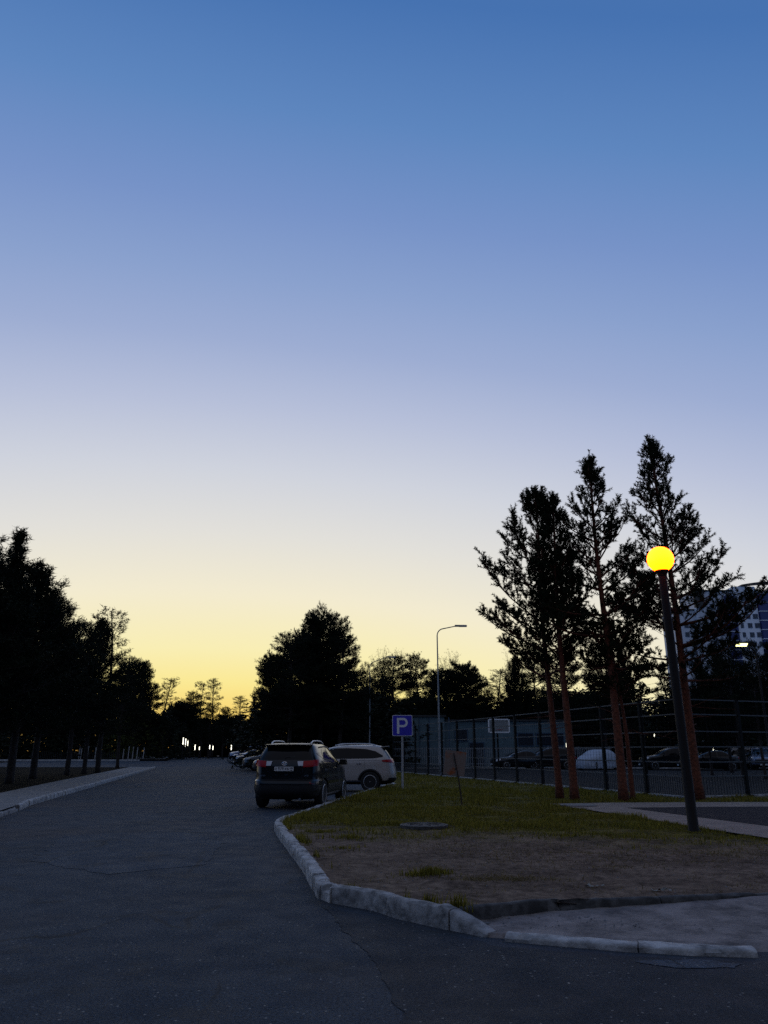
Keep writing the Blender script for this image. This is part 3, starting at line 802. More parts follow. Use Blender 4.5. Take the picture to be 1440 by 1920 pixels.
T = [
 ('cone', 36, 31, 1000, 1.25, 'tallest pine at the left edge, pointed top highest on that side', GL),
 ('round2', -40, 29, 1000, 1.2, 'broad pine cut off by the left picture edge', GL),
 ('cone2', 72, 35, 1068, 1.25, 'dark pine with long upswept branches just right of the tallest left pine', GL),
 ('round2', -20, 36, 1040, 1.3, 'dense pine behind the two at the left picture edge', GL),
 ('cone2', 104, 41, 1122, 1.25, 'lower dark pine between the big left pine and the slim airy one', GL),
 ('round2', 158, 47, 1163, 1.1, 'bushy pine with many upright shoots left of the slim airy pine', GL),
 ('cone2', 188, 50, 1168, 1.0, 'spiky pine touching the slim airy pine on its left', GL),
 ('airy', 214, 52, 1150, 1.35, 'slim airy pine with a flat tuft on top standing out against the sky', GL),
 ('round2', 240, 66, 1232, 1.0, 'rounded pine lower right of the slim airy pine', GL),
 ('round', 262, 97, 1245, .8, 'small rounded pine where the left tree line steps down to the road', GL),
 ('round2', 290, 97, 1280, 1.0, 'round dark pine in the low part of the left tree line', GL),
 ('airy', 314, 98, 1274, 1.5, 'loose thin pine rising from the low left tree line', GL),
 ('cone', 120, 99, 1215, 1.3, 'dense pine seen in the gaps behind the left tree line', GL),
 ('round2', 20, 50, 1180, 1.2, 'shadowy pine deep behind the tallest left pine', GL),
 ('willow', 262, 97, 1332, 1.3, 'pale green spring bush below the left pines', None),
 ('willow', 232, 98, 1345, 1.3, 'yellowish leafy bush behind the pale fence pickets', None),
 ('bush2', 170, 100, 1340, 2.2, 'wide dark bush under the slim airy pine', 'dark bushes under the left pines'),
 ('bush2', 95, 100, 1345, 2.0, 'low dark bush beyond the cross street at the left', 'dark bushes under the left pines'),
 ('bush2', 20, 101, 1340, 2.2, 'dark bush beyond the cross street at the far left edge', 'dark bushes under the left pines'),
 ('bush2', 300, 99, 1345, 1.8, 'dark bush where the left tree line meets the far street', 'dark bushes under the left pines'),
 ('round', 346, 105, 1318, 1.2, 'squat dark tree above the lit tube lamps', GD),
 ('round2', 364, 112, 1296, 1.1, 'rounded pine left of the thin layered pine at the road end', GD),
 ('airy2', 383, 115, 1282, 1.5, 'thin pine with layered branches at the road end', GD),
 ('airy', 404, 118, 1275, 1.35, 'tall bare-stemmed pine with a flat tufted crown at the road end', GD),
 ('round2', 396, 108, 1322, .9, 'round dark tree below the tufted tall pine', GD),
 ('round2', 422, 118, 1325, 1.1, 'low round tree at the lowest point of the skyline', GD),
 ('airy', 454, 112, 1307, 1.9, 'umbrella-shaped small pine left of the big clump', GD),
 ('spire', 479, 112, 1306, 1.0, 'small pale spire-like conifer left of the big clump', GD),
 ('round2', 505, 95, 1318, 1.0, 'low tree at the left foot of the big clump', GD),
 ('round2', 548, 58, 1186, 1.15, 'left shoulder pine of the big clump behind the parked cars', GM),
 ('round', 606, 61, 1158, .85, 'highest pine of the big clump behind the parked cars', GM),
 ('round2', 640, 59, 1196, 1.05, 'right shoulder pine of the big clump behind the parked cars', GM),
 ('round', 578, 64, 1202, .95, 'inner pine filling the middle of the big clump', GM),
 ('round', 522, 62, 1232, .75, 'lowest left pine of the big clump overhanging the car row', GM),
 ('round2', 652, 63, 1245, .8, 'lowest right pine of the big clump near the faint lamp', GM),
 ('bush2', 545, 66, 1300, 1.7, 'dark bush filling the left foot of the big clump', 'dark bushes under the big clump'),
 ('bush2', 610, 66, 1290, 1.7, 'dark bush filling the middle foot of the big clump', 'dark bushes under the big clump'),
 ('bush2', 660, 66, 1310, 1.7, 'dark bush filling the right foot of the big clump', 'dark bushes under the big clump'),
 ('airy', 690, 78, 1245, 1.2, 'loose pine behind the faint street lamp', GF),
 ('birch', 724, 84, 1212, .8, 'leafless birch rising above the pines left of the parking sign', GF),
 ('birch2', 703, 86, 1238, .8, 'bare birch half hidden behind the faint street lamp', GF),
 ('birch2', 752, 86, 1216, .7, 'second leafless birch top just right of the first', GF),
 ('round2', 742, 76, 1228, 1.23, 'large pine above the parking sign', GF),
 ('round2', 778, 78, 1226, 0.98, 'spiky-topped pine between parking sign and tall street lamp', GF),
 ('round2', 712, 82, 1265, 1.30, 'olive pine left above the parking sign', GF),
 ('round', 822, 84, 1262, 0.72, 'small round pine behind the tall street lamp', GF),
 ('birch', 842, 90, 1218, .85, 'thin bare birch with twiggy top right of the tall street lamp', GF),
 ('birch2', 832, 92, 1228, .8, 'thin bare birch just behind the tall street lamp', GF),
 ('round', 872, 80, 1250, 0.98, 'round-headed pine right of the tall street lamp', GF),
 ('round2', 898, 82, 1266, 0.91, 'lower round pine next to the round-headed one', GF),
 ('airy', 930, 80, 1258, 1.69, 'loose pine left of the lawn pines', GF),
 ('birch', 948, 86, 1218, .8, 'bare birch peeping out left of the lawn pines', GF),
 ('cone2', 965, 80, 1235, .8, 'dark pine partly behind the leftmost lawn pine', GF),
 ('round2', 1000, 80, 1205, .8, 'dense pine behind the lowest branches of the leftmost lawn pine', GF),
 ('round2', 1060, 74, 1210, .9, 'dark pine behind the trunks of the two left lawn pines', GF),
 ('round2', 1120, 70, 1200, .9, 'dark pine filling the gap between the lawn pine trunks', GF),
 ('cone2', 1165, 71, 1215, .6, 'dark pine behind the trunk of the pointed-top pine', GF),
 ('spire', 1245, 72, 1245, 1.1, 'feathery dark conifer just left of the globe lamp post', GF),
 ('bush2', 700, 88, 1325, 2.0, 'dark thicket left of the parking sign', 'dark thickets beyond the court'),
 ('bush2', 800, 92, 1325, 2.0, 'dark thicket behind the blue hall by the tall street lamp', 'dark thickets beyond the court'),
 ('bush2', 880, 92, 1318, 2.0, 'dark thicket above the backboard behind the blue hall', 'dark thickets beyond the court'),
 ('bush2', 1050, 84, 1300, 2.2, 'dark thicket behind the two left lawn pine trunks', 'dark thickets beyond the court'),
 ('bush2', 1140, 84, 1290, 2.2, 'dark thicket behind the covered car', 'dark thickets beyond the court'),
 ('cone2', 1310, 46, 1240, .85, 'dark pine right of the globe lamp post in front of the tower', GR),
 ('round2', 1360, 44, 1195, .85, 'broad dark pine hiding the lower floors of the tower', GR),
 ('round2', 1400, 42, 1200, .7, 'dark pine left of the lit flat street lamp', GR),
 ('round', 1470, 44, 1200, .7, 'pine cut by the right picture edge behind the lit flat street lamp', GR),
 ('cone2', 1270, 70, 1260, .8, 'lower dark conifer behind the globe lamp post', GR),
 ('cone2', 1345, 54, 1228, 1.0, 'dense inner pine behind the broad dark pine by the tower', GR),
 ('round2', 1440, 50, 1225, 1.0, 'dense dark pine at the right edge below the tower', GR),
 ('bush2', 1300, 75, 1300, 2.2, 'dark thicket right of the globe lamp post', 'dark thickets beyond the court'),
 ('bush2', 1390, 70, 1285, 2.2, 'dark thicket at the right edge below the tower', 'dark thickets beyond the court'),
]
for row in T: bgt(*row)
# far-off woods that read as one mass
g = np.random.default_rng(9); prof = [(-700, 1230), (-100, 1245), (150, 1270), (270, 1330), (340, 1338), (380, 1345), (402, 1362), (440, 1352), (480, 1338), (520, 1310), (680, 1312), (760, 1318), (960, 1322), (1180, 1318), (1200, 1350), (1238, 1350), (1255, 1315), (1440, 1290), (2200, 1250)]
sh = []
n_ = 26000; pxs = g.uniform(-500, 2000, n_)
for px in pxs:
    top = np.interp(px, [q[0] for q in prof], [q[1] for q in prof]) + 10 * math.sin(px * .07) + 6 * math.sin(px * .19 + 1)
    Y = g.uniform(122, 150); p = A(px, top, Y); zt = max(1.2, p.z); z = .4 + (zt - .4) * g.random() ** .8
    sh.append((p.x, Y, z, g.normal(), g.normal(), g.normal(), .6))
for _ in range(12000):       # unseen woods added behind the camera to darken reflections, kept in this mesh
    a = g.uniform(-.1, math.pi + .1); d_ = g.uniform(24, 36); x, y = 42 * math.cos(a) * d_ / 28, -4 - d_ * math.sin(a)
    sh_b = (x, y, 13.5 * g.random() ** .85, g.normal(), g.normal(), g.normal(), .6); sh.append(sh_b)
nv, nf = needle_mesh(sh, 6, .95, .42, 5, .2)
link('distant_and_added_woods', npmesh('distant_and_added_woods', nv, [nf], MNEED2), None, 'stuff')

# ------------------------------------------------------------------ cars
def pchip(xs, ys, xq):
    xs, ys = np.asarray(xs, float), np.asarray(ys, float); h = np.diff(xs); d = np.diff(ys) / h
    m = np.zeros(len(xs)); m[0], m[-1] = d[0], d[-1]
    for i in range(1, len(xs) - 1):
        if d[i - 1] * d[i] > 0:
            w1, w2 = 2 * h[i] + h[i - 1], h[i] + 2 * h[i - 1]; m[i] = (w1 + w2) / (w1 / d[i - 1] + w2 / d[i])
    xq = np.clip(xq, xs[0], xs[-1]); k = np.clip(np.searchsorted(xs, xq) - 1, 0, len(xs) - 2)
    t = (xq - xs[k]) / h[k]; t2, t3 = t * t, t ** 3
    return (2 * t3 - 3 * t2 + 1) * ys[k] + (t3 - 2 * t2 + t) * h[k] * m[k] + (-2 * t3 + 3 * t2) * ys[k + 1] + (t3 - t2) * h[k] * m[k + 1]
class Shell:
    """car body as horizontal slices: z, front x, rear x, half width; front/rear plan roundness"""
    def __init__(s, rows, nf=4.2, nr=5.5):
        s.r = np.array(rows, float); s.nf, s.nr = nf, nr
    def row(s, z):
        z = float(z); return [float(pchip(s.r[:, 0], s.r[:, k], np.array([z]))[0]) for k in (1, 2, 3)]
    def pt(s, z, t, off=0.0):
        xf, xr, w = s.row(z); c, sn = math.cos(t), math.sin(t); n = s.nf if c > 0 else s.nr
        px = abs(c) ** (2 / n); py = abs(sn) ** (2 / n)
        x = (xf + xr) / 2 + (xf - xr) / 2 * math.copysign(px, c); y = w * math.copysign(py, sn)
        if off:
            g = Vector(((1 if c > 0 else -1) * px ** (n - 1) / max(.1, (xf - xr) / 2), math.copysign(py ** (n - 1), sn) / max(.1, w)))
            g.normalize(); x += g.x * off; y += g.y * off
        return Vector((x, y, z))
    def t_of_x(s, x, z, side):
        xf, xr, w = s.row(z); u = (x - (xf + xr) / 2) / ((xf - xr) / 2); u = max(-1, min(1, u)); n = s.nf if u > 0 else s.nr
        return side * math.acos(math.copysign(abs(u) ** (n / 2), u))
    def t_of_y(s, y, z, front):
        xf, xr, w = s.row(z); v = max(-1, min(1, y / w)); n = s.nf if front else s.nr
        a = math.asin(math.copysign(abs(v) ** (n / 2), v)); return a if front else math.pi - a
    def body(s, name, mats, arches, zclad=.42, N=72, wheel=.36):
        zs = []
        for a, b in zip(s.r[:-1, 0], s.r[1:, 0]):
            k = max(1, int(round((b - a) / .028))); zs += [a + (b - a) * i / k for i in range(k)]
        zs.append(s.r[-1, 0])
        V, Fc = [], []
        for z in zs:
            for j in range(N): V.append(s.pt(z, 2 * math.pi * (j + .5) / N))
        for i in range(len(zs) - 1):
            for j in range(N):
                a, b = i * N + j, i * N + (j + 1) % N; Fc.append((a, b, b + N, a + N))
        Fc += [tuple(range(N - 1, -1, -1)), tuple((len(zs) - 1) * N + j for j in range(N))]
        me = bpy.data.meshes.new(name); me.from_pydata([tuple(v) for v in V], [], Fc)
        for m in mats: me.materials.append(m)
        o = bpy.data.objects.new(name, me); COL.objects.link(o)
        cb = MB()
        for x in arches:
            for sd in (-1, 1): cb.lathe([(wheel + .055, -.2), (wheel + .055, .2)], (x, sd * (s.row(.5)[2] - .1), wheel - .01), 36, 'y', 1)
        cme = cb.mesh('cut', mats); c = bpy.data.objects.new('cut', cme); COL.objects.link(c)
        bm = bmesh.new(); bm.from_mesh(cme); bmesh.ops.recalc_face_normals(bm, faces=bm.faces); bm.to_mesh(cme); bm.free()
        md = o.modifiers.new('cut', 'BOOLEAN'); md.operation = 'DIFFERENCE'; md.object = c; md.solver = 'EXACT'
        dg = bpy.context.evaluated_depsgraph_get(); dg.update()
        me2 = bpy.data.meshes.new_from_object(o.evaluated_get(dg)); me2.name = name
        bpy.data.objects.remove(o); bpy.data.objects.remove(c)
        for p in me2.polygons:
            if p.center.z < zclad: p.material_index = 1
            p.use_smooth = True
        me2.set_sharp_from_angle(angle=math.radians(32)); return me2
    def patch(s, f, nu, nv, off, thick=0.0):
        """f(u,v)->(z,t); returns MB piece lying off the shell"""
        mb = MB(); vs = []
        for i in range(nu + 1):
            for j in range(nv + 1):
                z, t = f(i / nu, j / nv); vs.append(s.pt(z, t, off))
        m = nv + 1; fs = []
        for i in range(nu):
            for j in range(nv): k = i * m + j; fs.append((k, k + m, k + m + 1, k + 1))
        rim = [i * m for i in range(nu + 1)] + [nu * m + j for j in range(1, m)] + [i * m + nv for i in range(nu - 1, -1, -1)] + [j for j in range(nv - 1, 0, -1)]
        b0 = len(vs)
        uvs = [(i / nu, j / nv) for i in range(nu + 1) for j in range(nv + 1)]
        for k in rim:
            z, t = f(*uvs[k]); vs.append(s.pt(z, t, off - max(thick, .012)))
        L_ = len(rim)
        for i in range(L_): fs.append((rim[i], b0 + i, b0 + (i + 1) % L_, rim[(i + 1) % L_]))
        mb.add(vs, fs); 
        return mb
    def side(s, xs, bot, top, sd, off=.004, nu=18, nv=6):
        def f(u, v):
            x = xs[0] + (xs[1] - xs[0]) * u
            z0 = np.interp(x, [p[0] for p in bot], [p[1] for p in bot]); z1 = np.interp(x, [p[0] for p in top], [p[1] for p in top])
            z = z0 + (z1 - z0) * v; return z, s.t_of_x(x, z, sd)
        return s.patch(f, nu, nv, off)
    def end(s, ys, z0, z1, front, off=.004, nu=14, nv=6):
        """z0(y), z1(y) tables or numbers; ys may depend on v: (yb0,yb1,yt0,yt1)"""
        def f(u, v):
            a, b = (ys[0] + (ys[2] - ys[0]) * v, ys[1] + (ys[3] - ys[1]) * v) if len(ys) == 4 else ys
            y = a + (b - a) * u; z = z0 + (z1 - z0) * v
            return z, s.t_of_y(y, z, front)
        return s.patch(f, nu, nv, off)

def fixn(mb):
    me = mb
    bm = bmesh.new(); bm.from_mesh(me); bmesh.ops.recalc_face_normals(bm, faces=bm.faces); bm.to_mesh(me); bm.free(); return me
def part(mb, name, mats, parent, smooth=True, loc=None):
    me = fixn(mb.mesh(name, mats, smooth)); 
    if smooth: me.set_sharp_from_angle(angle=math.radians(40))
    return link(name, me, parent, None, loc)
def wheel_meshes(r=.36, w=.225, spokes=10):
    t = MB(); t.lathe([(r * .66, -w / 2 + .01), (r * .9, -w / 2), (r * .985, -w / 2 + .03), (r, 0), (r * .985, w / 2 - .03), (r * .9, w / 2), (r * .66, w / 2 - .01)], (0, 0, 0), 32, 'y')
    rm = MB(); rm.lathe([(r * .60, .02), (r * .67, w / 2 - .012), (r * .63, w / 2 - .004), (r * .60, .06)], (0, 0, 0), 32, 'y', 0)
    rm.lathe([(.06, w / 2 - .06), (.055, w / 2 - .018), (.03, w / 2 - .010)], (0, 0, 0), 14, 'y', 0)
    rm.lathe([(r * .62, .0), (r * .62, .012)], (0, 0, 0), 24, 'y', 1)
    for k in range(spokes):
        a = 2 * math.pi * (k // 2 * 2 + .32 * (1 if k % 2 else -1) + .5) / spokes if spokes >= 10 else 2 * math.pi * k / spokes
        R = Matrix.Rotation(-a, 3, 'Y'); mid = R @ Vector((r * .36, w / 2 - .03, 0))
        rm.box(mid, (r * .56, .03, r * .085), R, 0)
    return fixn(t.mesh('wheel', MTYRE, True)), fixn(rm.mesh('rim', [MALLOY, MBLACK], True))
WH = wheel_meshes(); WH5 = wheel_meshes(.34, .215, 5)

def add_wheels(root, sh, xs, wm, r, track):
    for x in xs:
        for sd in (1, -1):
            o = link('wheel', wm[0], root); o.location = (x, sd * track, r); o.rotation_euler = (0, 0, 0 if sd > 0 else math.pi)
            link('rim', wm[1], o)
def rails(root, sh, x0, x1, y, z, mat, h=.05):
    for sd in (1, -1):
        mb = MB(); pts = []
        for k in range(13):
            u = k / 12; pts.append((x0 + (x1 - x0) * u, sd * y, z + h * min(1, 6 * min(u, 1 - u)) + .02 * math.sin(math.pi * u)))
        mb.tube(pts, .017, 8); part(mb, 'roof_rail', mat, root)
def mirrors(root, x, z, y, mat):
    for sd in (1, -1):
        mb = MB(); mb.box((x, sd * (y + .11), z), (.13, .22, .15), Matrix.Rotation(sd * .15, 3, 'Z'), taper=.8)
        mb.box((x + .02, sd * (y + .01), z - .04), (.06, .10, .04)); part(mb, 'door_mirror', mat, root, False)
def text_mesh(s, size, mat, name, ext=.002, italic=False):
    cu = bpy.data.curves.new(name, 'FONT'); cu.body = s; cu.size = size; cu.align_x = 'CENTER'; cu.align_y = 'CENTER'; cu.extrude = ext
    o = bpy.data.objects.new('t', cu); COL.objects.link(o); dg = bpy.context.evaluated_depsgraph_get(); dg.update()
    me = bpy.data.meshes.new_from_object(o.evaluated_get(dg)); me.name = name; bpy.data.objects.remove(o)
    me.materials.clear(); me.materials.append(mat); return me

RAV = Shell([(.24, 2.02, -2.02, .74), (.30, 2.16, -2.16, .84), (.42, 2.24, -2.27, .905), (.60, 2.27, -2.29, .925), (.70, 2.25, -2.27, .925), (.74, 2.23, -2.20, .915),
             (.92, 2.16, -2.19, .918), (1.00, 2.05, -2.185, .915), (1.07, 1.75, -2.18, .905), (1.14, 1.30, -2.165, .892), (1.20, 1.02, -2.145, .87), (1.36, .66, -2.06, .79), (1.52, .28, -1.93, .71), (1.585, .08, -1.88, .675),
             (1.62, -.10, -1.82, .63), (1.645, -.35, -1.68, .56), (1.657, -.60, -1.45, .44), (1.662, -.85, -1.2, .25)], 4.2, 6.5)
def build_rav(loc, rz):
    s = RAV
    r = thing('parked_car', 'black SUV with red tail lights seen from behind, parked by the kerb', 'car', loc, rz)
    link('body', s.body('body', [MPAINTBLK, MBLACK], (1.30, -1.36), .60, 96), r)
    part(s.end((-.78, .78, -.62, .62), 1.235, 1.565, False, .006, 20, 8), 'rear_window', MGLASS, r)
    part(s.end((-.74, .74, -.60, .60), 1.16, 1.52, True, .006), 'windshield', MGLASS, r)
    for sd in (1, -1):
        part(s.side((-1.28, -.62), [(-1.28, 1.23), (-.62, 1.15)], [(-1.28, 1.40), (-1.1, 1.50), (-.62, 1.555)], sd, .006), 'side_window', MGLASS, r)
        part(s.side((-.56, .72), [(-.56, 1.15), (.72, 1.13)], [(-.56, 1.555), (.0, 1.535), (.30, 1.46), (.72, 1.25)], sd, .006), 'side_window', MGLASS, r)
        part(s.side((-1.75, -1.36), [(-1.75, 1.36), (-1.36, 1.25)], [(-1.75, 1.40), (-1.36, 1.43)], sd, .006), 'quarter_window', MGLASS, r)
        # rain guard over the doors
        part(s.side((-1.3, .32), [(-1.3, 1.535), (-.6, 1.565), (.32, 1.47)], [(-1.3, 1.56), (-.6, 1.59), (.32, 1.50)], sd, .022, 24, 2), 'rain_guard', MBLACK, r)
        # tail light wraps from hatch to flank
        def f(u, v, sd=sd):
            z0 = 1.045 + .03 * u; z1 = 1.20 + .035 * u
            z = z0 + (z1 - z0) * v
            ta, tb = s.t_of_y(sd * .50, z, False), s.t_of_x(-1.86 - .10 * (1 - v), z, sd)
            if sd < 0: 
                ta = ta % (2 * math.pi); tb = tb % (2 * math.pi)
            return z, ta + (tb - ta) * u
        tl = part(s.patch(f, 18, 6, .028, .04), 'tail_light', MRED, r)
        y0, y1 = (.34, .495) if sd > 0 else (-.495, -.34)
        sh = ((y0 + .03, y1, y0, y1) if sd > 0 else (y0, y1 - .03, y0, y1))
        o = part(s.end(sh, 1.08, 1.195, False, .022, 6, 3), 'reversing_lens', MLENS, tl)
        part(s.end((sd * .74 - .05, sd * .74 + .05), .63, .655, False, .008, 4, 2), 'reflector', MDRED, r)
        part(s.side((1.65, 2.02), [(1.65, .93), (2.02, .82)], [(1.65, 1.04), (2.02, .97)], sd, .008, 8, 3), 'headlight', MLENS, r)
        for x in (.12, -.98):
            mb = MB(); mb.box((x, sd * .935, 1.03), (.20, .03, .03)); part(mb, 'door_handle', MPAINTBLK, r, False)
        part(s.side((-.95, .95), [(-.95, .30), (.95, .30)], [(-.95, .345), (.95, .345)], sd, .02, 10, 2), 'sill_trim', MCHROME, r)
    # black bumper, spoiler, number plate, badges
    part(s.end((-.86, .86), .26, .60, False, .012, 26, 6), 'rear_bumper', MBLACK, r)
    mb = MB()
    n = 14; vs = []; fs = []
    for i in range(n + 1):
        y = -.63 + 1.26 * i / n; q = 1 - (y / .72) ** 2; xr = -1.93 - .12 * q ** .5
        vs += [(-1.70, y, 1.625 + .012 * q), (xr, y, 1.600 + .012 * q), (xr + .01, y, 1.575 + .012 * q), (-1.72, y, 1.565)]
    for i in range(n):
        for k in range(4): a = i * 4 + k; b = i * 4 + (k + 1) % 4; fs.append((a, b, b + 4, a + 4))
    fs += [(0, 1, 2, 3), tuple(n * 4 + k for k in (3, 2, 1, 0))]
    mb.add(vs, fs); part(mb, 'roof_spoiler', MPAINTBLK, r)
    p = MB(); p.box((-2.225, 0, 1.005), (.012, .52, .112)); pl = part(p, 'number_plate', MPLATE, r, False)
    ry = Matrix.Rotation(math.radians(90), 4, 'X')
    rot = (math.radians(90), 0, math.radians(-90))
    for tx, sz, y, z in (('E', .085, .215, 1.0), ('979', .105, .085, 1.005), ('XX', .085, -.072, 1.0), ('186', .060, -.190, 1.02), ('RUS', .030, -.195, .970)):
        o = link('plate_lettering', text_mesh(tx, sz, MPLTXT, 'plate_lettering'), pl); o.location = (-2.234, y, z); o.rotation_euler = rot
    pf = MB()
    for c, sz in (((-2.224, 0, 1.066), (.02, .54, .012)), ((-2.224, 0, .944), (.02, .54, .012)), ((-2.224, .265, 1.005), (.02, .012, .11)), ((-2.224, -.265, 1.005), (.02, .012, .11))): pf.box(c, sz)
    part(pf, 'plate_frame', MBLACK, pl, False)
    em = MB()
    def ell(cy, cz, a, b, rad=.006, x=-2.196):
        em.tube([(x, cy + a * math.cos(k * math.pi / 12), cz + b * math.sin(k * math.pi / 12)) for k in range(25)], rad, 6, caps=False)
    ell(0, 1.135, .068, .046); ell(0, 1.135, .022, .044); ell(0, 1.157, .046, .020); part(em, 'emblem', MCHROME, r)
    for tx, y, z, sz in (('RAV4', .58, .83, .062), ('4WD', -.60, .83, .058)):
        o = link('badge_lettering', text_mesh(tx, sz, MCHROME, 'badge_lettering', .004), r); o.location = (-2.204, y, z); o.rotation_euler = rot
    w = MB(); w.tube([(-2.14, .02, 1.25), (-2.12, -.02, 1.29), (-2.075, -.33, 1.32)], .009, 6); part(w, 'rear_wiper', MBLACK, r)
    ex = MB(); ex.tube([(-2.0, -.45, .26), (-2.25, -.45, .26)], .035, 12); part(ex, 'exhaust_pipe', MCHROME, r)
    an = MB(); an.tube([(-1.75, .0, 1.64), (-1.88, .0, 1.74)], .006, 6); part(an, 'antenna', MBLACK, r)
    rails(r, s, -1.62, -.15, .55, 1.635, MALLOY, .06)
    mirrors(r, .58, 1.14, .90, MPAINTBLK)
    add_wheels(r, s, (1.30, -1.36), WH5 if False else WH, .36, .80)
    return r
c = G(494, 1514); c2 = G(602, 1508)
axle = Vector(((c.x + c2.x) / 2 + .03, 22.05, 0)); hd = math.radians(-8.5)          # nose turned a little right of straight ahead
d = Vector((math.sin(-hd), math.cos(-hd), 0))
build_rav((axle.x + d.x * 1.36, axle.y + d.y * 1.36, 0), math.atan2(d.y, d.x))

OUT = Shell([(.26, 2.10, -2.02, .74), (.32, 2.22, -2.18, .84), (.45, 2.30, -2.28, .895), (.62, 2.32, -2.30, .905), (.80, 2.30, -2.27, .905), (.95, 2.22, -2.24, .905), (1.03, 2.0, -2.22, .90), (1.10, 1.55, -2.19, .89),
             (1.16, 1.20, -2.15, .875), (1.36, .78, -2.02, .80), (1.53, .38, -1.88, .73), (1.59, .16, -1.82, .695), (1.63, -.05, -1.75, .64), (1.655, -.35, -1.6, .55), (1.668, -.6, -1.4, .42), (1.674, -.85, -1.2, .24)], 4.2, 6)
def build_out(loc, rz):
    s = OUT
    r = thing('parked_car', 'silver SUV with dark side glass, its tail beside the parking sign', 'car', loc, rz)
    link('body', s.body('body', [MSILVER, MBLACK], (1.32, -1.35), .40, 96), r)
    part(s.end((-.70, .70, -.60, .60), 1.18, 1.57, False, .006, 16, 6), 'rear_window', MGLASS, r)
    part(s.end((-.74, .74, -.60, .60), 1.18, 1.54, True, .006), 'windshield', MGLASS, r)
    for sd in (1, -1):
        part(s.side((-1.82, .92), [(-1.82, 1.24), (-1.5, 1.185), (.92, 1.15)], [(-1.82, 1.29), (-1.55, 1.44), (-1.2, 1.52), (-.5, 1.555), (.10, 1.54), (.92, 1.19)], sd, .006, 40, 6), 'side_window', MGLASS, r)
        part(s.side((-2.2, -1.80), [(-2.2, 1.03), (-1.80, 1.075)], [(-2.2, 1.17), (-1.80, 1.13)], sd, .02, 8, 4), 'tail_light', MRED, r)
        part(s.side((1.7, 2.12), [(1.7, .92), (2.12, .82)], [(1.7, 1.03), (2.12, .96)], sd, .008, 8, 3), 'headlight', MLENS, r)
        part(s.side((-1.0, 1.0), [(-1.0, .36), (1.0, .36)], [(-1.0, .41), (1.0, .41)], sd, .02, 10, 2), 'sill_trim', MCHROME, r)
        part(s.side((-1.8, 1.9), [(-1.8, 1.115), (1.9, 1.06)], [(-1.8, 1.125), (1.9, 1.07)], sd, .006, 30, 1), 'belt_crease', MGREY, r)
        for x in (.18, -.93):
            mb = MB(); mb.box((x, sd * .915, 1.00), (.20, .03, .03)); part(mb, 'door_handle', MCHROME, r, False)
        for x, zb, zt in ((1.12, .42, 1.15), (-.05, .42, 1.16), (-1.14, .78, 1.18)):
            part(s.side((x - .004, x + .004), [(x - .1, zb), (x + .1, zb)], [(x - .1, zt), (x + .1, zt)], sd, .002, 1, 8), 'door_seam', MBLACK, r)
        for x in (1.32, -1.35):
            mb = MB(); R0, R1 = .405, .465
            vs = []; fs = []; n = 24
            for k in range(n + 1):
                a = math.pi * (k / n) * 1.14 - .22
                for rr in (R0, R1):
                    z = .35 + rr * math.sin(a); xx = x + rr * math.cos(a); z = max(z, .28)
                    t = s.t_of_x(xx, z, sd); vs.append(s.pt(z, t, .008))
            for k in range(n): fs.append((2 * k, 2 * k + 1, 2 * k + 3, 2 * k + 2))
            mb.add(vs, fs); part(mb, 'arch_trim', MBLACK, r)
    part(s.end((-.80, .80), .28, .50, False, .03, 20, 4), 'rear_bumper', MBLACK, r)
    part(s.end((-.80, .80), .28, .62, True, .012, 20, 4), 'front_bumper', MBLACK, r)
    mb = MB(); mb.box((-1.87, 0, 1.605), (.30, 1.22, .03), Matrix.Rotation(.10, 3, 'Y')); part(mb, 'roof_spoiler', MSILVER, r, False)
    rails(r, s, -1.55, .0, .56, 1.645, MALLOY, .05); mirrors(r, .72, 1.16, .90, MSILVER)
    add_wheels(r, s, (1.32, -1.35), WH, .36, .80)
    return r
o_rear = G(694, 1484)
hd = math.radians(177.5)       # nose pointing to the left, across the bay
dd = Vector((math.cos(hd), math.sin(hd), 0)); side = Vector((-dd.y, dd.x, 0))
oy = 30.3; ax = A(694, 1440, oy)
cc = Vector((ax.x, oy, 0)) - side * .80 + dd * 1.35
build_out((cc.x, cc.y, 0), hd)

SEDAN = Shell([(.20, 2.05, -2.1, .74), (.28, 2.2, -2.22, .84), (.45, 2.26, -2.28, .885), (.62, 2.26, -2.29, .90), (.78, 2.18, -2.27, .895), (.88, 1.98, -2.24, .885), (.95, 1.45, -2.18, .87), (.99, 1.12, -2.0, .86), (1.03, .98, -1.72, .84),
               (1.18, .66, -1.46, .77), (1.32, .30, -1.18, .68), (1.39, .05, -.98, .63), (1.43, -.15, -.80, .54), (1.45, -.30, -.6, .35)], 3.6, 4.5)
SUV2 = Shell([(.24, 2.08, -2.02, .74), (.30, 2.2, -2.16, .84), (.45, 2.27, -2.26, .90), (.65, 2.28, -2.28, .91), (.88, 2.22, -2.24, .91), (.98, 2.02, -2.22, .905), (1.05, 1.6, -2.2, .895), (1.12, 1.2, -2.17, .88), (1.34, .78, -2.06, .80),
              (1.52, .40, -1.93, .72), (1.60, .16, -1.86, .67), (1.65, -.15, -1.74, .58), (1.67, -.5, -1.5, .40)], 4.0, 6)
VAN = Shell([(.26, 2.25, -2.3, .78), (.34, 2.36, -2.42, .88), (.55, 2.42, -2.46, .94), (.95, 2.36, -2.45, .95), (1.08, 2.1, -2.44, .945), (1.2, 1.85, -2.43, .93), (1.55, 1.4, -2.40, .87), (1.78, 1.0, -2.35, .82), (1.86, .7, -2.25, .74), (1.90, .3, -2.0, .55)], 4.2, 7)
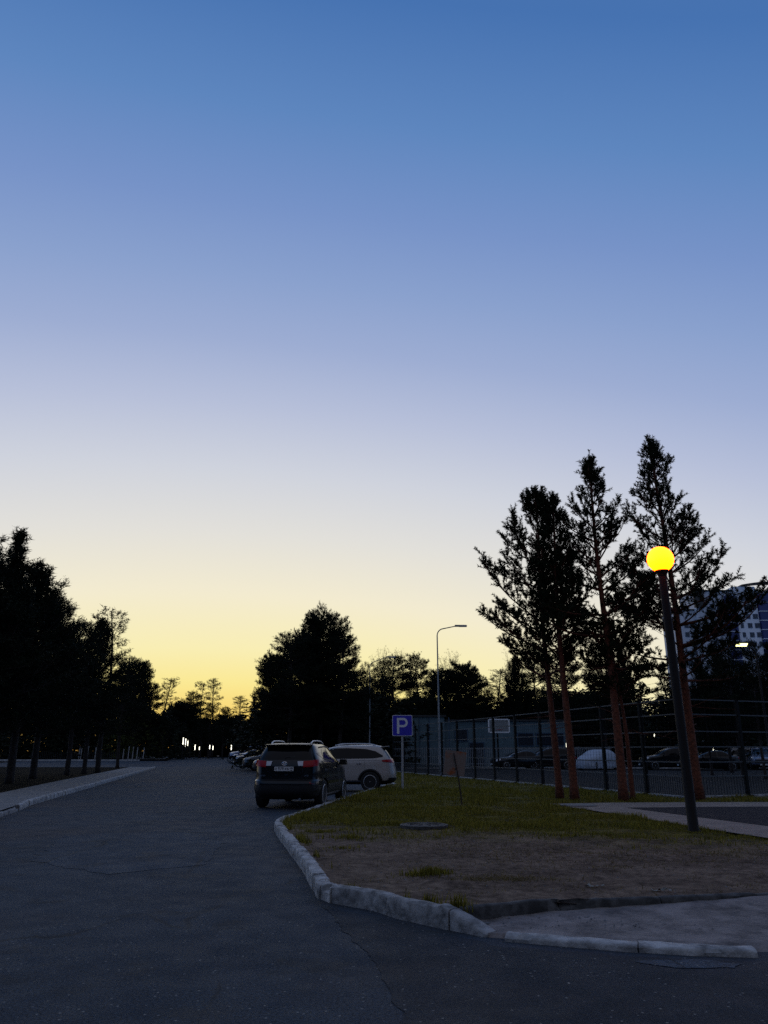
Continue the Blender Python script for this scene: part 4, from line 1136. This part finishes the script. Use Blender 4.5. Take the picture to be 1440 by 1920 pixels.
def car_proto(kind, paint):
    """returns a bare car (no tags); copied for the row"""
    r = bpy.data.objects.new('parked_car', None); COL.objects.link(r)
    if kind == 'sedan':
        s, ar, wr = SEDAN, (1.32, -1.36), .33
        link('body', s.body('body', [paint, MBLACK], ar, .26, 64, wr), r)
        part(s.end((-.74, .74, -.58, .58), 1.04, 1.36, True, .006), 'windshield', MGLASS, r); part(s.end((-.68, .68, -.54, .54), 1.06, 1.37, False, .006), 'rear_window', MGLASS, r)
        W_ = [((-1.2, -.42), [(-1.2, 1.04), (-.42, 1.02)], [(-1.2, 1.12), (-.95, 1.30), (-.42, 1.38)]), ((-.36, .78), [(-.36, 1.02), (.78, 1.01)], [(-.36, 1.38), (.02, 1.355), (.78, 1.06)])]
        hl = ((1.75, 2.1), [(1.75, .72), (2.1, .62)], [(1.75, .84), (2.1, .76)]); gr = (.40, .66)
    elif kind == 'van':
        s, ar, wr = VAN, (1.5, -1.5), .36
        link('body', s.body('body', [paint, MBLACK], ar, .34, 64, wr), r)
        part(s.end((-.78, .78, -.70, .70), 1.26, 1.72, True, .006), 'windshield', MGLASS, r); part(s.end((-.75, .75, -.68, .68), 1.2, 1.70, False, .006), 'rear_window', MGLASS, r)
        W_ = [((-2.1, -.55), [(-2.1, 1.2), (-.55, 1.18)], [(-2.1, 1.68), (-.55, 1.74)]), ((-.48, 1.35), [(-.48, 1.18), (1.35, 1.18)], [(-.48, 1.74), (.7, 1.72), (1.35, 1.30)])]
        hl = ((1.9, 2.25), [(1.9, .88), (2.25, .80)], [(1.9, 1.05), (2.25, .95)]); gr = (.5, .8)
    else:
        s, ar, wr = SUV2, (1.32, -1.34), .36
        link('body', s.body('body', [paint, MBLACK], ar, .45, 64, wr), r)
        part(s.end((-.74, .74, -.60, .60), 1.14, 1.54, True, .006), 'windshield', MGLASS, r); part(s.end((-.74, .74, -.60, .60), 1.18, 1.54, False, .006), 'rear_window', MGLASS, r)
        W_ = [((-1.75, -.62), [(-1.75, 1.22), (-.62, 1.14)], [(-1.75, 1.32), (-1.3, 1.50), (-.62, 1.56)]), ((-.55, .85), [(-.55, 1.14), (.85, 1.12)], [(-.55, 1.56), (.15, 1.52), (.85, 1.18)])]
        hl = ((1.7, 2.08), [(1.7, .88), (2.08, .78)], [(1.7, 1.0), (2.08, .92)]); gr = (.52, .80)
        rails(r, s, -1.5, -.05, .56, 1.635, MGREY, .05)
    for sd in (1, -1):
        for xs_, b, t in W_: part(s.side(xs_, b, t, sd, .006, 14, 4), 'side_window', MGLASS, r)
        part(s.side(*hl, sd, .008, 6, 3), 'headlight', MLENS, r)
        xr = s.row(.9)[1]
        part(s.side((xr + .02, xr + .38), [(-3, .84), (0, .86)], [(-3, .97), (0, .96)], sd, .012, 6, 3), 'tail_light', MRED, r)
    part(s.end((-.55, .55), gr[0], gr[1], True, .010, 10, 3), 'grille', MBLACK, r)
    p = MB(); xf = s.row(.45)[0]; p.box((xf + .012, 0, .42), (.012, .52, .11)); part(p, 'number_plate', MPLATE, r, False)
    mirrors(r, .62 if kind != 'van' else 1.2, 1.06 if kind == 'sedan' else 1.2, .85 if kind != 'van' else .9, paint)
    add_wheels(r, s, ar, WH5 if kind != 'suv' else WH, .34 if kind != 'suv' else .36, .77)
    return r
PROTO = {}
def place_car(kind, paint, x, y, rz, label, group=None, z=None):
    k = (kind, paint.name)
    if k not in PROTO: PROTO[k] = car_proto(kind, paint); o = PROTO[k]
    else: o = copy_tree(PROTO[k])
    o.location = (x, y, gz(y) if z is None else z); o.rotation_euler = (0, 0, rz); tag(o, label, 'car', group); return o
GC = 'row of cars parked nose to the road'
def nosed(kind, paint, px, Y, deg, label, L_=2.27):
    n = A(px, 1425, Y); a = math.radians(deg); place_car(kind, paint, n.x - math.cos(a) * L_, Y - math.sin(a) * L_, a, label, GC)
nosed('sedan', MGREY, 474, 56.5, 190, 'grey car whose bonnet shows just left of the black SUV tail light')
nosed('suv', MGREY, 455, 62, 194, 'dark grey SUV nosing out of the row beyond the black SUV')
nosed('suv', MPAINTBLK, 470, 68, 190, 'tall black SUV showing above the left roof corner of the near black SUV')
nosed('sedan', MNAVY, 438, 74, 196, 'navy car in the middle of the distant row')
nosed('sedan', MBLUSIL, 434, 82, 196, 'pale blue car near the far end of the row')
nosed('suv', MBLUSIL, 428.5, 88, 196, 'last car of the row, a pale SUV beside the lit tube lamp')
# cars beyond the ball court
GB = 'cars parked beyond the ball court'
def across(kind, paint, px, Y, deg, label):
    n = A(px, 1425, Y); place_car(kind, paint, n.x, Y, math.radians(deg), label, GB, .04)
across('sedan', MPAINTBLK, 972, 64.3, 192, 'black sedan in front of the white pickets below the backboard')
across('suv', MPAINTBLK, 1026, 64.6, 184, 'dark car left of the covered car, half hidden by the red trunks')
across('suv', MPAINTBLK, 1255, 62, 176, 'black SUV parked left of the globe lamp post')
across('sedan', MPAINTBLK, 1330, 60, 172, 'black sedan parked right of the globe lamp post')
across('suv', MSILVER, 1375, 66, 185, 'pale SUV among the trunks near the right edge')
oo = across('suv', MNAVY, 1432, 64, 60, 'car with its headlight on at the right picture edge') if False else None
n = A(1428, 1425, 63); lc = place_car('suv', MBLUSIL, n.x, 63, math.radians(248), 'pale car with a lit headlight at the right picture edge', GB, .04)
hm = MB(); hm.lathe([(.07, 0), (.075, .02), (.05, .04), (.01, .045)], (0, 0, 0), 16, 'z'); hl = part(hm, 'lit_headlight', MHEADL, lc); hl.location = (2.20, .60, .88); hl.rotation_euler = (0, math.pi / 2, 0)
# car under a tarpaulin
n = A(1121, 1425, 62.5)
tp_ = Shell([(.16, 2.12, -2.15, .92), (.3, 2.14, -2.18, .94), (.7, 2.08, -2.14, .93), (.98, 1.75, -2.0, .89), (1.15, 1.25, -1.72, .82), (1.38, .75, -1.35, .70), (1.48, .35, -1.0, .58), (1.52, 0, -.7, .35)], 3.2, 3.2)
V, Fc = [], []; zs = np.linspace(.16, 1.52, 34); Nn = 90
for z in zs:
    for j in range(Nn):
        t = 2 * math.pi * (j + .5) / Nn; f = max(0, 1 - z / 1.1)
        V.append(tp_.pt(z, t, .05 * f * math.sin(t * 17) + .03 * mnoise.noise(Vector((math.cos(t) * 3, math.sin(t) * 3, z * 3))) + .02))
for i in range(len(zs) - 1):
    for j in range(Nn):
        a, b = i * Nn + j, i * Nn + (j + 1) % Nn; Fc.append((a, b, b + Nn, a + Nn))
cap = [tuple((len(zs) - 1) * Nn + j for j in range(Nn))]
tv = thing('covered_car', 'car wrapped in a pale tarpaulin beyond the fence between the pine trunks', 'covered car', (n.x, 62.5, .04), math.radians(222), GB)
link('tarpaulin', npmesh('tarpaulin', V, [Fc, cap], MTARP, smooth=True), tv)
add_wheels(tv, None, (1.3, -1.3), WH5, .34, .74)

# ------------------------------------------------------------------ fences
def run_fence(o, a, b, spacing, gz0, Htop, rails_z, first=True):
    d = (b - a); Ln = d.length; u = d / Ln; n = int(Ln / spacing)
    rot = Matrix.Rotation(math.atan2(u.y, u.x), 3, 'Z')
    for i in range(n + 1):
        if i == 0 and not first: continue
        p = a + u * spacing * i; mb = MB(); mb.box((p.x, p.y, gz0 + Htop / 2), (.10, .10, Htop), rot); mb.box((p.x, p.y, gz0 + .03), (.22, .22, .06), rot)
        mb.build('post', MFENCE, o)
    for z in rails_z:
        mb = MB(); c = a.lerp(b, .5); mb.box((c.x, c.y, z), (Ln, .035, .035), rot); mb.build('rail', MRAIL, o)
    mb = MB(); k = int(Ln / .11)
    for i in range(k):
        p = a + u * (i + .5) * .11; mb.box((p.x, p.y, (gz0 + .08 + rails_z[-1]) / 2), (.016, .016, rails_z[-1] - gz0 - .08), rot)
    mb.build('picket_panel', MPICK, o)
    mb = MB(); k = int(Ln / .20)
    for i in range(k):
        p = a + u * (i + .5) * .20; mb.box((p.x, p.y, (Htop + gz0 + rails_z[-1]) / 2), (.005, .005, Htop + gz0 - rails_z[-1]), rot)
    z = rails_z[-1] + .2
    while z < Htop: mb.box((a.x + d.x / 2, a.y + d.y / 2, z), (Ln, .005, .005), rot); z += .2
    mb.build('wire_mesh', MFENCE, o)
RZ = (2.96, 2.52, 2.02, 1.57, 1.13, .72)
fo = thing('court_fence', 'tall dark sports court fence with posts and rails behind the lawn', 'fence')
run_fence(fo, FA, FC, 2.42, .12, 2.86, RZ)
run_fence(fo, FC, FB, 2.42, .12, 2.86, RZ, False)
pl = MB()
for a, b in ((FA, FC), (FC, FB)):
    d = b - a; pl.box((a.x + d.x / 2, a.y + d.y / 2, .10), (d.length, .14, .15), Matrix.Rotation(math.atan2(d.y, d.x), 3, 'Z'))
pl.build('plinth', MKERB, fo)

pk = thing('picket_fence', 'pale blue-white picket fence in front of the low blue hall', 'fence')
mb = MB(); x = 1.0
while x < 19: mb.box((x, 67.6, .98), (.05, .03, 1.5)); x += .16
mb.build('pickets', MWHITE, pk)
for z in (.42, 1.62): mb = MB(); mb.box((10, 67.64, z), (18.2, .05, .06)); mb.build('rail', MWHITE, pk)
for k in range(8): mb = MB(); mb.box((1 + k * 2.56, 67.66, .92), (.09, .09, 1.75)); mb.build('post', MWHITE, pk)

lf = thing('paling_fence', 'low weathered fence of thin pale palings under the left pines', 'fence')
for px, top in ((150, 1399), (153, 1403), (166, 1398), (180, 1401), (184, 1404), (232, 1404), (242, 1399), (250, 1400), (258, 1401), (270, 1402)):
    p = A(px, top, 95); mb = MB(); mb.tube([(p.x, 95, gz(95)), (p.x + .04, 95, p.z)], .055, 6); mb.build('paling', MPOST, lf)
mb = MB(); x0, x1 = A(60, 1400, 95).x, A(275, 1400, 95).x; x = x0
while x < x1: mb.box((x, 95.1, gz(95) + .45), (.04, .03, .9)); x += .22
mb.build('slat_panel', MPICK, lf)

# ------------------------------------------------------------------ low blue hall
hall = thing('hall_building', 'low pale blue hall behind the court fence', 'building')
pL, pM, pR = A(757, 1343, 69).x, A(833, 1343, 69).x, A(1064, 1343, 69).x
zt1, zt2 = A(800, 1344, 69).z, A(900, 1352, 70).z
mb = MB(); mb.box(((pL + pM) / 2, 71.5, zt1 / 2), (pM - pL, 5, zt1)); mb.box(((pM + pR) / 2 + .01, 73, zt2 / 2), (pR - pM, 6, zt2)); mb.build('wall', MBLUEW, hall)
mb = MB(); mb.box(((pL + pM) / 2, 71.5, zt1 + .07), (pM - pL + .3, 5.3, .14)); mb.box(((pM + pR) / 2 + .2, 73, zt2 + .06), (pR - pM + .1, 6.4, .12)); mb.build('roof', MPICK, hall)
for px, w_, z0, z1 in ((865, 1.0, 2.3, 3.2), (893, 1.2, .1, 2.1), (985, 1.3, 1.9, 2.9), (1020, 1.3, 1.9, 2.9), (1045, 1.0, 1.9, 2.9)):
    x = A(px, 1380, 70).x; mb = MB(); mb.box((x, 69.97, (z0 + z1) / 2), (w_ + .16, .08, z1 - z0 + .16)); w = mb.build('door' if z0 < 1 else 'window', MBLUED, hall)
    mb = MB(); mb.box((x, 69.925, (z0 + z1) / 2), (w_, .02, z1 - z0)); mb.build('pane', MPANE, w)
mb = MB()
for k in range(5): mb.box((pL + .5 + k * .85, 68.97, zt1 / 2), (.08, .05, zt1 - .1))
mb.build('wall_ribs', MBLUED, hall)
# far pale blue building glimpsed between the trunks
fb = thing('office_building', 'pale blue lit block glimpsed between the dark trunks right of the globe lamp', 'building')
xa, xb = A(1296, 1400, 100).x, A(1326, 1400, 100).x; zz = A(1300, 1368, 100).z
mb = MB(); mb.box(((xa + xb) / 2, 104, zz / 2), (xb - xa, 8, zz)); mb.build('wall', MBLUEW, fb)
for i in range(2):
    for j in range(2):
        mb = MB(); mb.box((xa + .5 + i * (xb - xa - 1.0), 99.97, zz - .9 - j * 1.5), (.8, .06, 1.1)); mb.build('window', MLITWIN, fb)

# ------------------------------------------------------------------ apartment tower far right
YT = 255
def TX(px, py=1100): return A(px, py, YT).x
apt = thing('apartment_tower', 'tall apartment tower with white wall and dark blue balconies at the right edge', 'building')
zr = A(1400, 1100, YT).z; zl = A(1275, 1142, YT).z; zm = A(1330, 1108, YT).z
xL, xm0, xm1, xc0, xc1, xe = TX(1269), TX(1303), TX(1318), TX(1373), TX(1414), TX(1500)
FL = 3.05
mb = MB()
mb.box(((xL + xm0) / 2, YT + 10, zl / 2), (xm0 - xL, 14, zl), mat=0)                       # lower left wing
mb.box(((xm0 + xc0) / 2, YT + 8, zm / 2), (xc0 - xm0, 14.2, zm), mat=0)                    # middle
mb.box(((xc0 + xc1) / 2, YT + 7, zr / 2), (xc1 - xc0, 14.4, zr), mat=1)                    # white bay
mb.box(((xc1 + xe) / 2, YT + 8, zr / 2 - .5), (xe - xc1, 14.1, zr - 1), mat=1)
mb.build('wall', [MAPT, MAPTL], apt)
mb = MB(); mb.box(((xm0 + xm1) / 2 - .2, YT + .8, zm - 2.4), (xm1 - xm0 + .4, 1.6, 6)); mb.build('stair_head', MROOF, apt)
mb = MB(); pts = [(TX(1388) + (TX(1500) - TX(1388)) * k / 14, zr - .1 + 1.3 * math.sin(math.pi * (k + 1) / 16)) for k in range(15)]
vs = []; fs = []
for x, z in pts: vs += [(x, YT - 1.2, z), (x, YT + 3, z), (x, YT + 3, z + .35), (x, YT - 1.2, z + .35)]
for i in range(14):
    for k in range(4): a, b = i * 4 + k, i * 4 + (k + 1) % 4; fs.append((a, b, b + 4, a + 4))
fs += [(0, 1, 2, 3), (59, 58, 57, 56)]; mb.add(vs, fs); mb.build('roof', MROOF, apt)
mb = MB(); mb.box(((xL + xm0) / 2, YT + 10, zl + .25), (xm0 - xL + .6, 14.6, .5)); mb.box(((xm0 + xc0) / 2, YT + 8, zm + .25), (xc0 - xm0 + .2, 14.8, .5)); mb.build('parapet', MROOF, apt)
for x0, x1, ztop in ((TX(1355), TX(1372), zm - 1.6), (TX(1415.5), TX(1436), zr - 2.4), (TX(1437.5), TX(1458), zr - .8), (TX(1462), TX(1484), zr - .8)):
    for f in range(8):
        z = ztop - FL * f; mb = MB(); mb.box(((x0 + x1) / 2, YT - .3, z - FL / 2), (x1 - x0, 1.4, FL - .28)); bl = mb.build('balcony', MAPTB, apt)
        mb = MB(); mb.box(((x0 + x1) / 2, YT - .35, z - FL + .02), (x1 - x0 + .2, 1.7, .22)); mb.build('slab_edge', MAPTL, bl)
for px, wd in ((1376.5, 1.0), (1391, 1.5), (1404.5, 1.7)):
    for f in range(6):
        z = A(1400, 1122, YT).z - FL * f; x = TX(px) + f * .28
        mb = MB(); mb.box((x, YT - .25, z), (wd, .14, 1.7)); w = mb.build('window', MAPTW, apt)
        mb = MB(); mb.box((x - wd * .2, YT - .34, z - .05), (wd * .4, .06, 1.4)); mb.box((x + wd * .26, YT - .34, z + .1), (wd * .3, .06, 1.1)); mb.build('pane', MPANE, w)
for px in (1285, 1296, 1332, 1345):
    for f in range(5):
        z = (zl if px < 1303 else zm) - 5.0 - FL * f; mb = MB(); mb.box((TX(px), YT + (2.9 if px < 1303 else .8), z), (1.4, .2, 1.6)); w = mb.build('window', MAPTW, apt)
        mb = MB(); mb.box((TX(px), YT + (2.78 if px < 1303 else .68), z), (1.1, .08, 1.3)); mb.build('pane', MPANE, w)
mb = MB(); mb.tube([(TX(1345), YT + 5, zm), (TX(1345), YT + 5, zm + 5)], .12, 6); mb.build('antenna', MROOF, apt)

# ------------------------------------------------------------------ lamps
b = G(1301, 1558, .13); gc = A(1238, 1047, b.y)
lp_ = thing('globe_lamp', 'dark lamp post with a glowing yellow glass globe in front of the pines', 'street lamp', (b.x, b.y, .11))
ax = Vector((gc.x - b.x, 0, gc.z - .13)); un = ax.normalized(); Lp = ax.length
mb = MB(); mb.tube([un * t for t in (0, .02, .06, .9, .92, Lp - .34, Lp - .30)], [.115, .115, .09, .088, .085, .074, .074], 20); part(mb, 'post', MPOLE, lp_)
mb = MB(); mb.tube([un * (Lp - .34), un * (Lp - .28), un * (Lp - .225), un * (Lp - .215)], [.074, .095, .128, .12], 24); part(mb, 'globe_holder', MPOLE, lp_)
mb = MB(); R = .247; mb.lathe([(R * math.sin(math.pi * (k + .02) / 20.04), -R * math.cos(math.pi * (k + .02) / 20.04)) for k in range(21)], un * Lp, 32); part(mb, 'glass_globe', MGLOBE, lp_)

def street_lamp(px_base, Y, top_px, arm, label, lit=None, r=.07, zbase=None, head=.75, rise=.18, tilt=0.0):
    bx = A(px_base, 1425, Y); z0 = (gz(Y) + .08) if zbase is None else zbase; tp = A(*top_px, Y)
    o = thing('street_lamp', label, 'street lamp', (bx.x, Y, z0), 0, 'tall metal street lamps')
    Hh = tp.z - z0; mb = MB(); s = 1 if arm > 0 else -1
    pts = [(0, 0, 0), (0, 0, 1.2), (0, 0, 1.25), (0, 0, Hh * .5), (0, 0, Hh - .45)]
    rr = [r * 1.15, r * 1.1, r * .9, r * .72, r * .55]
    for k in range(1, 7):
        a = k / 6 * math.pi / 2 * .9; pts.append((s * .38 * (1 - math.cos(a)), 0, Hh - .45 + .42 * math.sin(a))); rr.append(r * .5)
    ex = pts[-1]; pts.append((arm - s * head * .6, 0, ex[2] + rise)); rr.append(r * .42)
    mb.tube(pts, rr, 10); part(mb, 'pole', MPOLE if lit else MGALV, o)
    hm = MB(); hz = ex[2] + rise + .02
    hm.box((arm - s * head * .45, 0, hz), (head * .4, .16, .10)); RX = Matrix.Rotation(-tilt, 3, 'X'); hm.box((arm, 0, hz + .01), (head * .65, .26, .07), RX, taper=.8); part(hm, 'lamp_head', MGALV if not lit else MPOLE, o, False)
    lm = MB(); lm.box(Vector((arm, 0, hz + .01)) + RX @ Vector((0, 0, -.055)), (head * .58, .2, .03), RX); part(lm, 'led_panel', MLED if lit else MLENS, o, False)
    return o
YL = G(824, 1455, .1).y
street_lamp(824.4, YL, (822, 1178), 1.55, 'tall unlit grey street lamp with a curved arm standing alone against the yellow sky', r=.065, rise=.16)
street_lamp(692.5, 60, (694, 1240), 1.75, 'fainter unlit street lamp left of the parking sign, arm lost among branches', r=.065, rise=.35)
street_lamp(1212, 56, (1196, 1252), -1.7, 'slim street lamp behind the lawn pines with a lit head on the left', lit=True, r=.05, rise=.05, head=.4, tilt=.5)
o = street_lamp(1446, 36, (1436, 1212), -.62, 'street lamp with a bright flat lit head at the right edge below the tower', lit=True, r=.07, rise=.12, head=.85, tilt=.5)

def tube_lamp(px, y0, y1, Y, label, n=1, group='lit tube lamps along the far path'):
    a, c = A(px, y0, Y), A(px, y1, Y); zb = gz(Y) + .02
    o = thing('tube_lamp', label, 'park lamp', (a.x, Y, zb), 0, group)
    Ht = a.z - zb; Lt = max(.3, a.z - c.z)
    mb = MB(); mb.tube([(0, 0, 0), (0, 0, Ht - Lt)], .045, 8); part(mb, 'post', MPOLE, o)
    mb = MB(); mb.tube([(0, 0, Ht - Lt), (0, 0, Ht)], .045, 10); part(mb, 'light_tube', MTUBE, o)
    mb = MB(); mb.tube([(0, 0, Ht), (0, 0, Ht + .06)], .075, 10); part(mb, 'cap', MPOLE, o)
tube_lamp(344, 1383, 1396, 94, 'first and brightest lit tube lamp of the close trio by the far pavement')
tube_lamp(348.5, 1385, 1399, 97, 'middle lit tube lamp of the close trio by the far pavement')
tube_lamp(352.5, 1388, 1398, 100, 'rightmost lit tube lamp of the close trio by the far pavement')
tube_lamp(366, 1396, 1406, 100, 'small lit tube lamp just right of the close trio')
tube_lamp(374, 1400, 1406, 103, 'short lit tube lamp halfway along the far path')
tube_lamp(393.5, 1397, 1404.5, 103, 'left lamp of the lit pair at the end of the road')
tube_lamp(399.5, 1398.5, 1406, 104, 'right lamp of the lit pair at the end of the road')
tube_lamp(434, 1397, 1406, 96, 'lit tube lamp above the last car of the row')
tube_lamp(1062, 1393, 1404, 70, 'lit tube lamp between the two left lawn pine trunks', group='lit lamps beyond the court')
tube_lamp(1336, 1394, 1408, 68, 'lit tube lamp among the dark trunks right of the globe lamp post', group='lit lamps beyond the court')
tube_lamp(1226.5, 1375.5, 1381.5, 76, 'tiny lit lamp above the black SUV left of the globe lamp post', group='lit lamps beyond the court')
p = A(1340, 1361, 66); o = thing('ball_lamp', 'white ball lamp shining among the trunks below the tower', 'park lamp', (p.x, 66, .08))
mb = MB(); mb.tube([(0, 0, 0), (0, 0, p.z - .25)], .05, 8); part(mb, 'post', MPOLE, o)
mb = MB(); R = .16; mb.lathe([(R * math.sin(math.pi * (k + .02) / 12.04), p.z - .08 - R * math.cos(math.pi * (k + .02) / 12.04)) for k in range(13)], (0, 0, 0), 16); part(mb, 'glass_ball', MDOT, o)

# ------------------------------------------------------------------ parking sign
b = G(755, 1480.5, .13); sg = thing('parking_sign', 'square blue parking sign with a white P on a pale post', 'road sign', (b.x, b.y, .10), math.radians(3))
ztop = A(752, 1341, b.y).z - .1; SZ = .735
mb = MB(); mb.tube([(0, 0, 0), (0, 0, ztop - .05)], .038, 14); part(mb, 'post', MPOST, sg)
def rrect(w, h, r, y0, y1, cz, n=6):
    mb = MB(); ps = []
    for cx, cy, a0 in ((w - r, h - r, 0), (-w + r, h - r, 90), (-w + r, -h + r, 180), (w - r, -h + r, 270)):
        for k in range(n + 1): a = math.radians(a0 + 90 * k / n); ps.append((cx + r * math.cos(a), cy + r * math.sin(a)))
    m = len(ps); vs = [(x, y0, z + cz) for x, z in ps] + [(x, y1, z + cz) for x, z in ps]
    return mb.add(vs, [tuple(range(m)), tuple(range(2 * m - 1, m - 1, -1))] + [(i, (i + 1) % m, m + (i + 1) % m, m + i) for i in range(m)])
cz = ztop - SZ / 2
pn = part(rrect(SZ / 2, SZ / 2, .05, -.055, -.040, cz), 'panel', MSIGNW, sg, False)
part(rrect(SZ / 2 - .018, SZ / 2 - .018, .04, -.058, -.0555, cz), 'blue_field', MSIGNB, pn, False)
mb = MB()     # the letter P drawn as a stem and a bowl
mb.box((-.155, -.0605, cz - .01), (.085, .004, .56))
ro, ri = .165, .085; n = 20; vs = []; fs = []
for k in range(n + 1):
    a = math.pi / 2 - math.pi * k / n
    for r_ in (ro, ri):
        for y in (-.0625, -.0585): vs.append((.035 + r_ * math.cos(a), y, cz + .105 + r_ * math.sin(a)))
for k in range(n):
    a = k * 4; fs += [(a, a + 2, a + 6, a + 4), (a + 1, a + 5, a + 7, a + 3), (a, a + 4, a + 5, a + 1), (a + 2, a + 3, a + 7, a + 6)]
mb.add(vs, fs)
for z in (cz + .105 + .125, cz + .105 - .125): mb.box((-.038, -.0605, z), (.148, .004, .08))
part(mb, 'lettering', MSIGNW, pn, False)
for z in (cz - .2, cz + .2): mb = MB(); mb.box((0, -.01, z), (.3, .062, .03)); part(mb, 'clamp', MBACK, sg, False)

# leaning board on a stake
b = G(867, 1511, .13); bs = thing('board_sign', 'blank tilted brownish board with rust stains nailed to a thin leaning stake', 'sign board', (b.x, b.y, .11))
tpt = A(851, 1412, b.y) - Vector((b.x, b.y, .11)); mid = A(853, 1431, b.y) - Vector((b.x, b.y, .11))
mb = MB(); mb.tube([(0, 0, -.02), (tpt.x * .5 + .015, -.01, tpt.z * .5), (tpt.x, 0, tpt.z)], [.018, .016, .014], 8); part(mb, 'stake', MSTAKE, bs)
mb = MB(); rot = Matrix.Rotation(math.radians(7.5), 3, 'Y') @ Matrix.Rotation(math.radians(4), 3, 'Z'); mb.box(mid + Vector((0, .03, 0)), (.545, .014, .60), rot); o = part(mb, 'board', MRUST, bs, False)
mb = MB(); mb.tube([mid + Vector((-.01, .02, .10)), mid + Vector((-.01, -.03, .10))], .012, 8); mb.tube([mid + Vector((.02, .02, -.12)), mid + Vector((.02, -.03, -.12))], .012, 8); part(mb, 'nails', MIRON, bs, False)

# manholes, rubble, litter
b = G(795, 1549, .14); mh = thing('manhole_cover', 'round iron manhole cover set in the grass patch', 'manhole', (b.x, b.y, lawn_z(b.x, b.y) - .01))
mb = MB(); mb.lathe([(.44, -.05), (.44, .035), (.40, .045), (.38, .035)], (0, 0, 0), 36); part(mb, 'ring', MIRON, mh)
mb = MB(); mb.lathe([(.37, .0), (.37, .04), (.30, .046), (.1, .05)], (0, 0, 0), 36)
for k in range(10): a = k * .628; mb.box((.2 * math.cos(a), .2 * math.sin(a), .05), (.22, .03, .014), Matrix.Rotation(a, 3, 'Z'))
part(mb, 'lid', MIRON, mh)
b = G(1085, 1510.5, Z1); mh = thing('hatch_cover', 'flat pale round hatch cover on the concrete walkway by the pines', 'manhole', (b.x, b.y, Z1))
mb = MB(); mb.lathe([(.45, -.02), (.45, .02), (.42, .025)], (0, 0, 0), 32); part(mb, 'ring', MPAVE, mh)
mb = MB(); mb.lathe([(.38, .0), (.38, .03), (.1, .032)], (0, 0, 0), 32); part(mb, 'lid', MPAVE, mh)
def chunk(px, py, z, sx, sy, sz, label, seed):
    b = G(px, py, z); bm = bmesh.new(); bmesh.ops.create_icosphere(bm, subdivisions=3, radius=1)
    for v in bm.verts:
        f = mnoise.noise_vector(v.co * 1.3 + Vector((seed, 0, 0))) * .45; q = v.co + f
        q = Vector((max(-.75, min(.75, q.x)), max(-.75, min(.75, q.y)), max(-.6, min(.65, q.z)))); v.co = Vector((q.x * sx, q.y * sy, q.z * sz))
    me = bpy.data.meshes.new('rubble'); bm.to_mesh(me); bm.free(); me.materials.append(MRUBBLE)
    o = link('concrete_chunk', me, None, None, (b.x, b.y, z + sz * .3)); o.rotation_euler = (.1, .15, seed); tag(o, label, 'rubble', 'broken concrete at the kerb end')
chunk(905, 1742, .0, .075, .06, .055, 'larger jagged concrete chunk where the raised kerb ends', 2.1)
chunk(926, 1748, .0, .04, .035, .03, 'small broken concrete piece between the raised kerb and the low kerb', 4.3)
chunk(888, 1722, .03, .05, .06, .04, 'dark crumbled concrete piece behind the kerb end', 7.9)
for px, py, lab, sd in ((1115, 1661, 'crumpled white paper scrap lying on the bare soil', 1), (1240, 1672, 'scattered twig-like pale scrap near the back kerb', 5)):
    b = G(px, py, .13); mb = MB(); r_ = random.Random(sd); vs = []; fs = []
    for i in range(9):
        for j in range(3): vs.append((-.10 + .2 * i / 8, (-.02 + .02 * j) + r_.gauss(0, .006), .008 + abs(r_.gauss(0, .012))))
    for i in range(8):
        for j in range(2): k = i * 3 + j; fs.append((k, k + 3, k + 4, k + 1))
    mb.add(vs, fs); o = mb.build('paper_scrap', MPAPER); o.location = (b.x, b.y, lawn_z(b.x, b.y)); tag(o, lab, 'litter')

# basketball backboard in the court
Yb = 58; c0, c1_ = A(916, 1349, Yb), A(955, 1373, Yb)
bb = thing('basketball_hoop', 'pale framed basketball backboard showing above the court fence', 'basketball hoop', ((c0.x + c1_.x) / 2, Yb, .07))
w_, h_, zc = c1_.x - c0.x, c0.z - c1_.z, (c0.z + c1_.z) / 2 - .07
mb = MB(); mb.box((0, 0, zc), (w_ - .1, .02, h_ - .1)); part(mb, 'board', MGALV, bb, False)
mb = MB()
for x in (-w_ / 2, w_ / 2): mb.box((x, -.005, zc), (.09, .05, h_))
for z in (zc - h_ / 2, zc + h_ / 2): mb.box((0, -.005, z), (w_ - .09, .05, .09))
part(mb, 'frame', MSIGNW, bb, False)
mb = MB(); mb.tube([(0, .9, 0), (0, .9, zc - .3), (0, .05, zc)], .06, 8); part(mb, 'post', MFENCE, bb)
mb = MB(); mb.tube([(.23 * math.cos(k * .3927), -.30 + .23 * math.sin(k * .3927), zc - h_ * .3) for k in range(17)], .012, 6, caps=False); part(mb, 'rim', MRED, bb)
